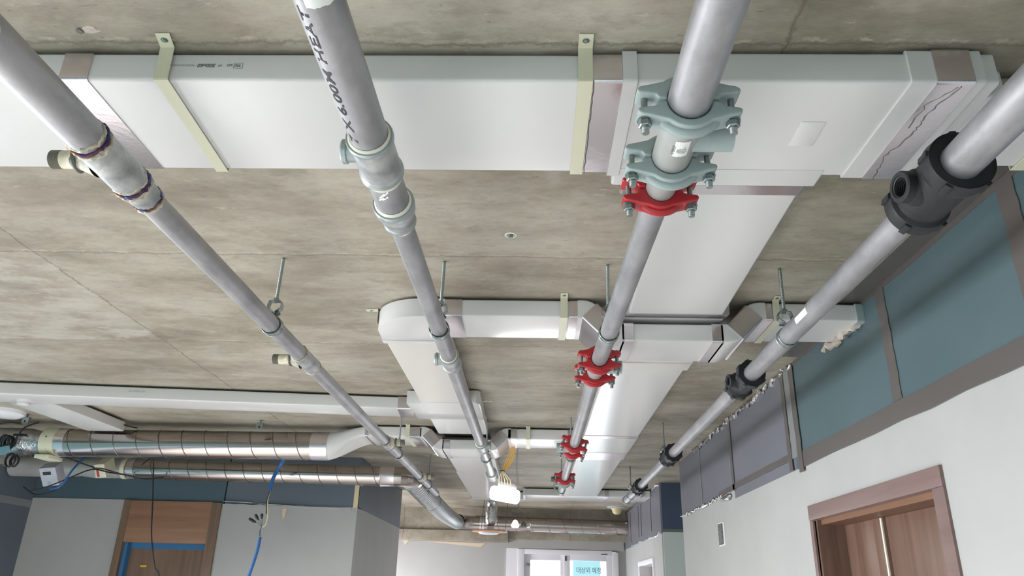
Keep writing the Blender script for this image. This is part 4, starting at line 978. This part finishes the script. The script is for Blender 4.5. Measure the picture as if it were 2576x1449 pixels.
MB().lathe((-2.85, S2Y-0.006, S2Z+0.007), (-1, 0, 0), [(0, S2R), (0, S2R+0.004), (0.03, S2R+0.004), (0.03, S2R)], 48).build('cream_collar', CREAM, s2, 'cream painted collar')
MB().lathe((-2.79, S2Y-0.006, S2Z+0.007), (-1, 0, 0), [(0, S2R), (0, S2R+0.003), (0.05, S2R+0.002), (0.05, S2R)], 48).build('foil_tape', FOIL, s2)
MB().lathe((-2.88, S2Y-0.006, S2Z+0.007), (-1, 0, 0), [(0, S2R), (0.2, S2R+0.002), (0.3, S2R-0.01), (0.4, S2R), (0.8, S2R)], 40).build('grey_sleeve', GREYP, s2)
# elbow (segmented) then the ribbed hose
EP = []
for k in range(7):
    a = math.radians(15*k); EP.append((-0.955+0.115*math.sin(a), S2Y+0.115*(1-math.cos(a)), S2Z-0.008))
MB().tube([(-0.99, S2Y, S2Z-0.008)]+EP, S2R+0.001, n=40, cap=False).build('elbow', SHEET, s2, ang=8)
fx = root('flexible_duct', (-0.84, 7, 0.66), 'ribbed pale flexible duct running back from the end of the lower spiral duct', 'duct')
P = []; R = []; n = 620
for k in range(n+1):
    t_ = k/n; P.append((-0.862+0.018*t_, 5.36+3.30*t_, S2Z-0.008-0.03*math.sin(math.pi*t_)-0.012*t_)); R.append(S2R+0.001+0.009*(0.5+0.5*math.cos(2*math.pi*t_*52))**1.5)
MB().tube(P, R, n=28).build('ribbed_hose', mat('pale_ribbed_foil', (176, 182, 184), 0.32, 0.7), fx, ang=60)
MB().tube([(-0.856, 6.45, S2Z-0.037), (-0.856, 6.50, S2Z-0.037)], S2R+0.012, n=32).build('hose_clamp', ZINC, fx)
s3 = root('spiral_duct', (0, 8.88, 0.64), 'far spiral duct running across in front of the concrete beam', 'duct')
S3R = 0.08
b, q = spiral((-0.66, 8.87, 0.735), (1, 0, -0.013), 1.75, S3R, 0.19)
bb = b.build('spiral_tube', SHEET, s3); q.build('spiral_seam', SEAM, bb)
MB().lathe((-0.60, 8.87, 0.734), (1, 0, -0.013), [(0, S3R), (0, S3R+0.005), (0.05, S3R+0.005), (0.05, S3R)], 40).build('foil_tape', FOIL, s3)
EP = [(-0.84+0.18*(1-math.cos(math.radians(a))), 8.69+0.18*math.sin(math.radians(a)), 0.733) for a in range(0, 91, 15)]
MB().tube(EP, S3R-0.003, n=36, cap=False).build('elbow', SHEET, s3, ang=8)

# ------------------------------------------------------------------ small fixtures
# hanging foil hose with round diffuser
dh = root('foil_hose', (-0.407, 7.6, 0.56), 'crumpled silver foil hose hanging down from the far end of the left duct', 'hose')
MB().tube([(-0.407, 7.49, 0.85), (-0.407, 7.55, 0.835), (-0.407, 7.585, 0.81), (-0.406, 7.6, 0.78), (-0.406, 7.6, 0.66), (-0.402, 7.6, 0.62), (-0.40, 7.6, 0.60)], [0.045, 0.047, 0.05, 0.058, 0.06, 0.05, 0.03], n=28).build('foil_sleeve', FOILROUGH, dh, ang=60)
df = root('ceiling_diffuser', (-0.42, 7.6, 0.53), 'round orange brown diffuser ring with white centre hanging under the foil hose', 'diffuser')
MB().lathe((-0.425, 7.6, 0.556), (0, 0, -1), [(0, 0.03), (0, 0.16), (0.009, 0.165), (0.012, 0.15), (0.012, 0.09)], 48).build('outer_ring', ORANGE, df)
MB().lathe((-0.425, 7.6, 0.552), (0, 0, -1), [(0, 0), (0.0, 0.10), (0.018, 0.10), (0.026, 0.085), (0.026, 0)], 48).build('centre_disc', UPVC, df)
MB().lathe((-0.41, 7.6, 0.60), (0, 0, -1), [(0, 0.035), (0.045, 0.035)], 24).build('neck', UPVC, df)
for (xx, l) in ((-0.265, 'thin hanging wire'), (-0.50, 'thin hanging wire')):
    MB().tube([(xx+0.03, 7.6, 0.905), (xx+0.01, 7.6, 0.75), (xx, 7.6, 0.556)], 0.0025, n=6).build('suspension_wire', DKSTEEL, df)
MB().box(-0.285, -0.245, 7.57, 7.60, 0.54, 0.575, 0.004).build('clip', UPVC, df)
# lit LED work lamp
wl = root('work_lamp', (-0.17, 4.8, 0.5), 'glaring white lit work lamp hanging at the end of the lettered pipe', 'lamp')
tl = Matrix.Translation((-0.175, 4.8, 0.575)) @ Matrix.Rotation(math.radians(9), 4, 'Y') @ Matrix.Rotation(math.radians(-12), 4, 'X')
MB().prism([(-0.055, 0.03), (-0.05, 0.062), (0.05, 0.062), (0.065, 0.045), (0.068, 0.025), (-0.055, 0.025)], 'y', -0.035, 0.035, 0.003).xf(tl).build('housing', UPVC, wl)
MB().box(-0.096, 0.096, -0.055, 0.055, -0.042, 0.028, 0.032, 6).xf(tl).build('lens', LAMP, wl)
MB().tube([tl @ V(0.03, 0, 0.062), (-0.12, 4.8, 0.63), (-0.115, 4.8, 0.58)], 0.003, n=6).build('bracket', ZINC, wl)
ld = bpy.data.lights.new('work_lamp_glow', 'POINT'); ld.energy = 1.2; ld.shadow_soft_size = 0.08; ld.color = (0.97, 0.97, 1.0)
lo = bpy.data.objects.new('work_lamp_glow', ld); COL.objects.link(lo); lo.location = (-0.175, 4.78, 0.47+H)
# bundle of yellow and cream cables down to the lamp
cb = root('cable_bundle', (-0.16, 4.75, 0.62), 'tied bundle of yellow and cream cables hanging above the lit lamp', 'cable')
rc = random.Random(5)
for k in range(5):
    o_ = rc.uniform(-0.012, 0.012)
    P = [(-0.135+0.024*k/5, 4.66, 0.842), (-0.160+0.011*k, 4.72, 0.80), (-0.178+0.009*k+o_*0.5, 4.74, 0.755), (-0.197+0.002*k, 4.75, 0.706)]
    Q = []
    for t_ in range(13):
        s_ = t_/12*(len(P)-1); i = min(int(s_), len(P)-2); f_ = s_-i; Q.append(tuple(P[i][j]+(P[i+1][j]-P[i][j])*f_ for j in range(3)))
    MB().tube(Q, 0.0026, n=6).build('cable', YEL, cb, 'yellow cable')
for k in range(5):
    x1 = -0.215+0.018*k; P = [(-0.193, 4.75, 0.712), ((x1-0.195)/2, 4.75, 0.685), (x1, 4.76, 0.655), (x1+0.004, 4.77, 0.628)]
    MB().tube(P, 0.003, n=6).build('cable', CREAMC, cb, 'cream cable')
MB().tube([(-0.193+0.013*math.cos(2*math.pi*k/16), 4.75+0.013*math.sin(2*math.pi*k/16), 0.709) for k in range(16)], 0.0025, n=6, closed=True).build('cable_tie', INK, cb)
# twin head emergency spots
tw = root('emergency_light', (-0.13, 8.3, 0.66), 'small twin headed spot lamp, one head lit, hanging by the far spiral duct', 'lamp')
MB().lathe((-0.185, 8.3, 0.69), (0.0, -0.5, -1), [(-0.03, 0), (-0.03, 0.022), (0.0, 0.034), (0.03, 0.044), (0.032, 0)], 24).build('lamp_head', LAMP2, tw)
MB().prism([(-0.13, 0.655), (-0.06, 0.655), (-0.075, 0.70), (-0.1, 0.712), (-0.12, 0.69)], 'y', 8.27, 8.32, 0.003).build('lamp_body', DKSTEEL, tw)
MB().lathe((-0.045, 8.3, 0.67), (0.2, -0.4, -1), [(-0.02, 0), (-0.02, 0.012), (0.02, 0.02), (0.021, 0)], 16).build('lamp_head', UPVC, tw)
MB().tube([(-0.09, 8.3, 0.70), (-0.085, 8.3, 0.745), (-0.07, 8.3, 0.79), (-0.08, 8.3, 0.82), (-0.12, 8.3, 0.83), (-0.15, 8.3, 0.86), (-0.15, 8.3, 0.905)], 0.004, n=6).build('supply_wire', DKSTEEL, tw)
# smoke detector and speakers on the ceiling
sd = root('smoke_detector', (0.92, 8.6, 0.80), 'off white round detector on the far ceiling near the right wall', 'detector')
MB().lathe((0.93, 8.55, CZ), (0, 0, -1), [(0, 0.11), (0.012, 0.10), (0.02, 0.06)], 32).build('base_flange', WHITEG, sd)
MB().lathe((0.93, 8.55, CZ-0.018), (0, 0, -1), [(0, 0.065), (0.02, 0.052), (0.045, 0.045), (0.06, 0.028), (0.062, 0)], 32).build('detector_body', CREAMC, sd)
sl = root('smoke_detector', (-3.07, 4.25, 0.86), 'off white oval detector on the ceiling at the left edge', 'detector')
MB().lathe((-3.07, 4.18, CZ), (0, 0, -1), [(0, 0.11), (0.02, 0.105), (0.035, 0.08), (0.04, 0)], 32).build('detector_body', UPVC, sl)
# ceiling anchor, patched hole
an = root('ceiling_anchor', (-0.07, 1.831, CZ-0.01), 'small steel anchor stud set alone in the bare concrete ceiling', 'anchor')
MB().lathe((-0.07, 1.831, CZ), (0, 0, -1), [(0, 0.012), (0.001, 0.012), (0.0015, 0.007), (0.007, 0.006), (0.008, 0)], 20).build('stud', ZINC, an)
MB().lathe((-0.07, 1.831, CZ), (0, 0, -1), [(0, 0.017), (0.0008, 0.016), (0.001, 0)], 20).build('dust_ring', TAPEW, an)
scrap((-0.80, 1.028, CZ), (0.020, 0.009, 0.003), None, 'filled_hole', PLASTER, label='rough filled hole in the ceiling at the upper left', cat='patch')
MB().lathe((-0.817, 1.028, CZ-0.0035), (0, 0, -1), [(0, 0.0065), (0.001, 0.006), (0.0012, 0)], 14).build('hole_mark', DKSTEEL, bpy.data.objects['filled_hole'])
# rod clips above the spiral ducts
def clip(x, y, lab):
    c = root('ceiling_clip', (x, y, 0.86), lab, 'clip', 'small steel clips under the ceiling')
    MB().cyl((x, y, CZ), (x, y, 0.885), 0.004, 8).build('stud', DKSTEEL, c)
    MB().box(x-0.018, x+0.018, y-0.012, y+0.012, 0.885, 0.893, 0.001).box(x-0.02, x+0.02, y-0.012, y-0.010, 0.852, 0.886, 0.001).build('plate', ZINC, c)
    MB().cyl((x, y-0.0125, 0.867), (x, y-0.014, 0.867), 0.006, 10).build('bolt', INK, c)
    return c
c0 = clip(-1.61, 4.31, 'small steel clip above the middle of the large spiral duct')
copy_tree(c0, (-2.99, 4.27, 0.86), 'small steel clip near the left edge beside the oval detector')
# control box and relay box at the left
cx = root('control_box', (-3.05, 4.7, 0.57), 'grey control box with a dark display hanging askew below the spiral ducts', 'control box')
m_ = Matrix.Translation((-3.06, 4.74, 0.625)) @ Matrix.Rotation(math.radians(-6), 4, 'Y') @ Matrix.Rotation(math.radians(34), 4, 'X')
GB = mat('pale_grey_box', (178, 182, 194), 0.45)
MB().box(-0.052, 0.052, -0.03, 0.05, -0.062, 0.062, 0.005).xf(m_).build('case', GB, cx)
MB().box(-0.032, 0.018, -0.0312, -0.029, 0.015, 0.036).xf(m_).build('display', INK, cx)
bq = MB(); bq.box(-0.022, 0.0, -0.0308, -0.0295, 0.046, 0.049); bq.box(-0.02, 0.01, -0.0308, -0.0295, -0.048, -0.045); bq.box(-0.015, 0.008, -0.0308, -0.0295, -0.041, -0.0385); bq.box(-0.012, 0.004, -0.0308, -0.0295, -0.034, -0.0315)
bq.xf(m_).build('printed_marks', INKF, cx)
rx = root('relay_box', (-2.9, 5.0, 0.65), 'cream box with a red label fixed in front of the lower spiral duct', 'box')
m_ = Matrix.Translation((-2.915, 5.04, 0.705)) @ Matrix.Rotation(math.radians(-6), 4, 'Y') @ Matrix.Rotation(math.radians(30), 4, 'X')
MB().box(-0.036, 0.036, -0.03, 0.10, -0.045, 0.05, 0.004).xf(m_).build('case', CREAM, rx)
MB().box(-0.022, -0.006, -0.0315, -0.029, -0.036, 0.018).xf(m_).build('red_label', INKR, rx)
# cables
def smooth(P, k=6):
    P = [V(*p) for p in P]; out = []
    for i in range(len(P)-1):
        p0 = P[max(i-1, 0)]; p1 = P[i]; p2 = P[i+1]; p3 = P[min(i+2, len(P)-1)]
        for j in range(k):
            t = j/k; out.append(0.5*((2*p1)+(p2-p0)*t+(2*p0-5*p1+4*p2-p3)*t*t+(3*p1-p0-3*p2+p3)*t**3))
    out.append(P[-1]); return out
def cable(P, r, name, m, label=None, cat=None, parent=None, group=None, n=8): return MB().tube(smooth(P), r, n=n).build(name, m, parent, label, cat, group)
bc = root('blue_conduit', (-1.73, 5.0, -0.1), 'blue conduit hanging from the left spiral duct, spliced with bare wires midway', 'cable')
cable([(-1.62, 4.75, 0.80), (-1.66, 4.95, 0.785), (-1.695, 5.0, 0.745), (-1.727, 5.0, 0.665), (-1.736, 5.0, 0.59)], 0.0125, 'conduit', BLUE, parent=bc)
cable([(-1.734, 5.0, 0.60), (-1.742, 5.0, 0.52), (-1.728, 5.0, 0.44), (-1.728, 5.0, 0.40), (-1.735, 5.0, 0.37), (-1.752, 5.0, 0.357)], 0.004, 'wire', CREAMC, parent=bc)
cable([(-1.732, 4.996, 0.60), (-1.746, 4.996, 0.52), (-1.736, 4.996, 0.44)], 0.003, 'wire', INK, parent=bc)
cable([(-1.757, 5.0, 0.297), (-1.762, 5.0, 0.22), (-1.778, 5.0, 0.13), (-1.80, 5.0, 0.04), (-1.86, 5.0, -0.15), (-1.95, 5.0, -0.6), (-2.0, 5.0, -1.2)], 0.0105, 'conduit', BLUE, parent=bc)
for (a, b2) in (((-1.754, 5.0, 0.30), (-1.757, 5.0, 0.36)), ((-1.762, 5.0, 0.30), (-1.756, 5.0, 0.36))): cable([a, ((a[0]+b2[0])/2-0.006, 5.0, 0.33), b2], 0.0016, 'wire', INK, parent=bc)
for (pp, q_) in (((-1.80, 5.0, 0.385), (-1.85, 5.0, 0.41)), ((-1.785, 5.0, 0.402), (-1.812, 5.0, 0.437)), ((-1.764, 5.0, 0.408), (-1.768, 5.0, 0.443))):
    cable([(-1.757, 5.0, 0.36), ((pp[0]-1.757)/2, 5.0, pp[2]-0.006), pp], 0.002, 'wire', INKG, parent=bc)
    MB().lathe(pp, V(*q_)-V(*pp), [(0, 0), (0, 0.005), (0.02, 0.0095), ((V(*q_)-V(*pp)).length-0.005, 0.0085), ((V(*q_)-V(*pp)).length, 0)], 12).build('wire_cap', BLACKP, bc)
cable([(-2.50, 4.75, 0.70), (-2.505, 4.88, 0.76), (-2.485, 4.9, 0.65), (-2.452, 4.9, 0.47), (-2.425, 4.9, 0.31), (-2.395, 4.9, 0.2), (-2.36, 4.9, 0.10), (-2.31, 4.9, -0.05), (-2.3, 4.9, -0.9)], 0.0042, 'black_cable', BLACKP, 'thin black cable hanging straight down in front of the brown transom', 'cable')
cable([(-3.02, 4.7, 0.552), (-2.99, 4.66, 0.53), (-2.93, 4.66, 0.555), (-2.89, 4.68, 0.66), (-2.885, 4.78, 0.76)], 0.006, 'blue_cable', BLUE, 'blue cable looping below the grey control box', 'cable')
cable([(-3.14, 4.7, 0.52), (-3.08, 4.7, 0.535), (-3.0, 4.7, 0.565), (-2.92, 4.72, 0.61), (-2.83, 4.78, 0.67), (-2.80, 4.95, 0.675), (-2.79, 5.19, 0.69)], 0.0045, 'black_cable', BLACKP, 'black cable end rising from beside the control box to the relay box', 'cable')
cable([(-2.93, 4.46, 0.70), (-2.93, 4.60, 0.72), (-2.88, 4.75, 0.70), (-2.83, 4.8, 0.685)], 0.0045, 'black_cable', BLACKP, 'short black cable slanting to the left of the relay box', 'cable')
cable([(-2.90, 4.9, 0.695), (-2.84, 4.92, 0.695), (-2.76, 4.95, 0.675), (-2.68, 5.0, 0.66), (-2.61, 5.05, 0.652), (-2.56, 5.19, 0.685)], 0.0045, 'black_cable', BLACKP, 'black cable leaving the relay box to the right across the lower spiral duct', 'cable')
cable([(-3.40, 5.0, 0.58), (-3.32, 5.0, 0.535), (-3.25, 5.0, 0.535), (-3.18, 5.0, 0.56), (-3.13, 4.9, 0.60)], 0.004, 'black_cable', BLACKP, 'black cable sagging at the far left below the control box', 'cable')
def coil(c, r, lab):
    o = root('cable_coil', c, lab, 'cable coil')
    for k in range(5):
        ph = random.uniform(0, 6); rr = r*random.uniform(0.85, 1.1); dx = random.uniform(-0.008, 0.008)
        MB().tube([(c[0]+dx+rr*0.75*math.cos(2*math.pi*t/24+ph), c[1]-0.012*k, c[2]+rr*math.sin(2*math.pi*t/24+ph)) for t in range(24)], 0.0045, n=6, closed=True).build('loop', BLACKP, o)
    return o
coil((-3.12, 4.36, 0.755), 0.04, 'upper coil of black cable in front of the large spiral duct')
coil((-3.08, 4.40, 0.655), 0.036, 'lower coil of black cable below the blue tape')
MB().prism([(-3.13, 0.72), (-3.075, 0.73), (-3.06, 0.70), (-3.085, 0.68), (-3.08, 0.675), (-3.115, 0.675), (-3.12, 0.70)], 'y', 4.30, 4.31, 0.001).build('tape_scrap', mat('pale_blue_tape', (110, 150, 166), 0.6), None, 'scrap of pale blue tape tying the two black coils', 'tape')
MB().box(-3.11, -3.03, 4.36, 4.366, 0.80, 0.812).build('black_tape', BLACKP, None, 'short strip of black tape on the large spiral duct sleeve', 'tape')
cable([(-3.25, 4.36, 0.78), (-3.24, 4.34, 0.83), (-3.18, 4.36, 0.875), (-3.10, 4.40, 0.88)], 0.005, 'black_cable', BLACKP, 'black cable arching over the top of the large spiral duct', 'cable')
cable([(-3.08, 4.34, 0.75), (-3.07, 4.35, 0.80), (-3.05, 4.36, 0.85), (-3.0, 4.4, 0.89)], 0.005, 'black_cable', BLACKP, 'black cable climbing the large spiral duct beside the black tape', 'cable')
cable([(-2.55, 4.28, 0.905), (-2.50, 4.30, 0.885), (-2.45, 4.36, 0.875), (-2.40, 4.42, 0.87)], 0.004, 'black_cable', BLACKP, 'thin cable curling off the slanting branch duct', 'cable')
cable([(-0.63, 4.72, 0.80), (-0.60, 4.9, 0.82), (-0.585, 4.98, 0.83)], 0.003, 'cream_wire', CREAMC, 'thin cream wire loop below the dipping duct elbow', 'wire')
cable([(-0.10, 4.9, CZ-0.003), (-0.115, 5.4, CZ-0.003), (-0.13, 5.9, CZ-0.003), (-0.135, 6.9, CZ-0.003)], 0.0035, 'black_cable', DKSTEEL, 'thin dark cable along the ceiling between the two lengthwise ducts', 'cable')
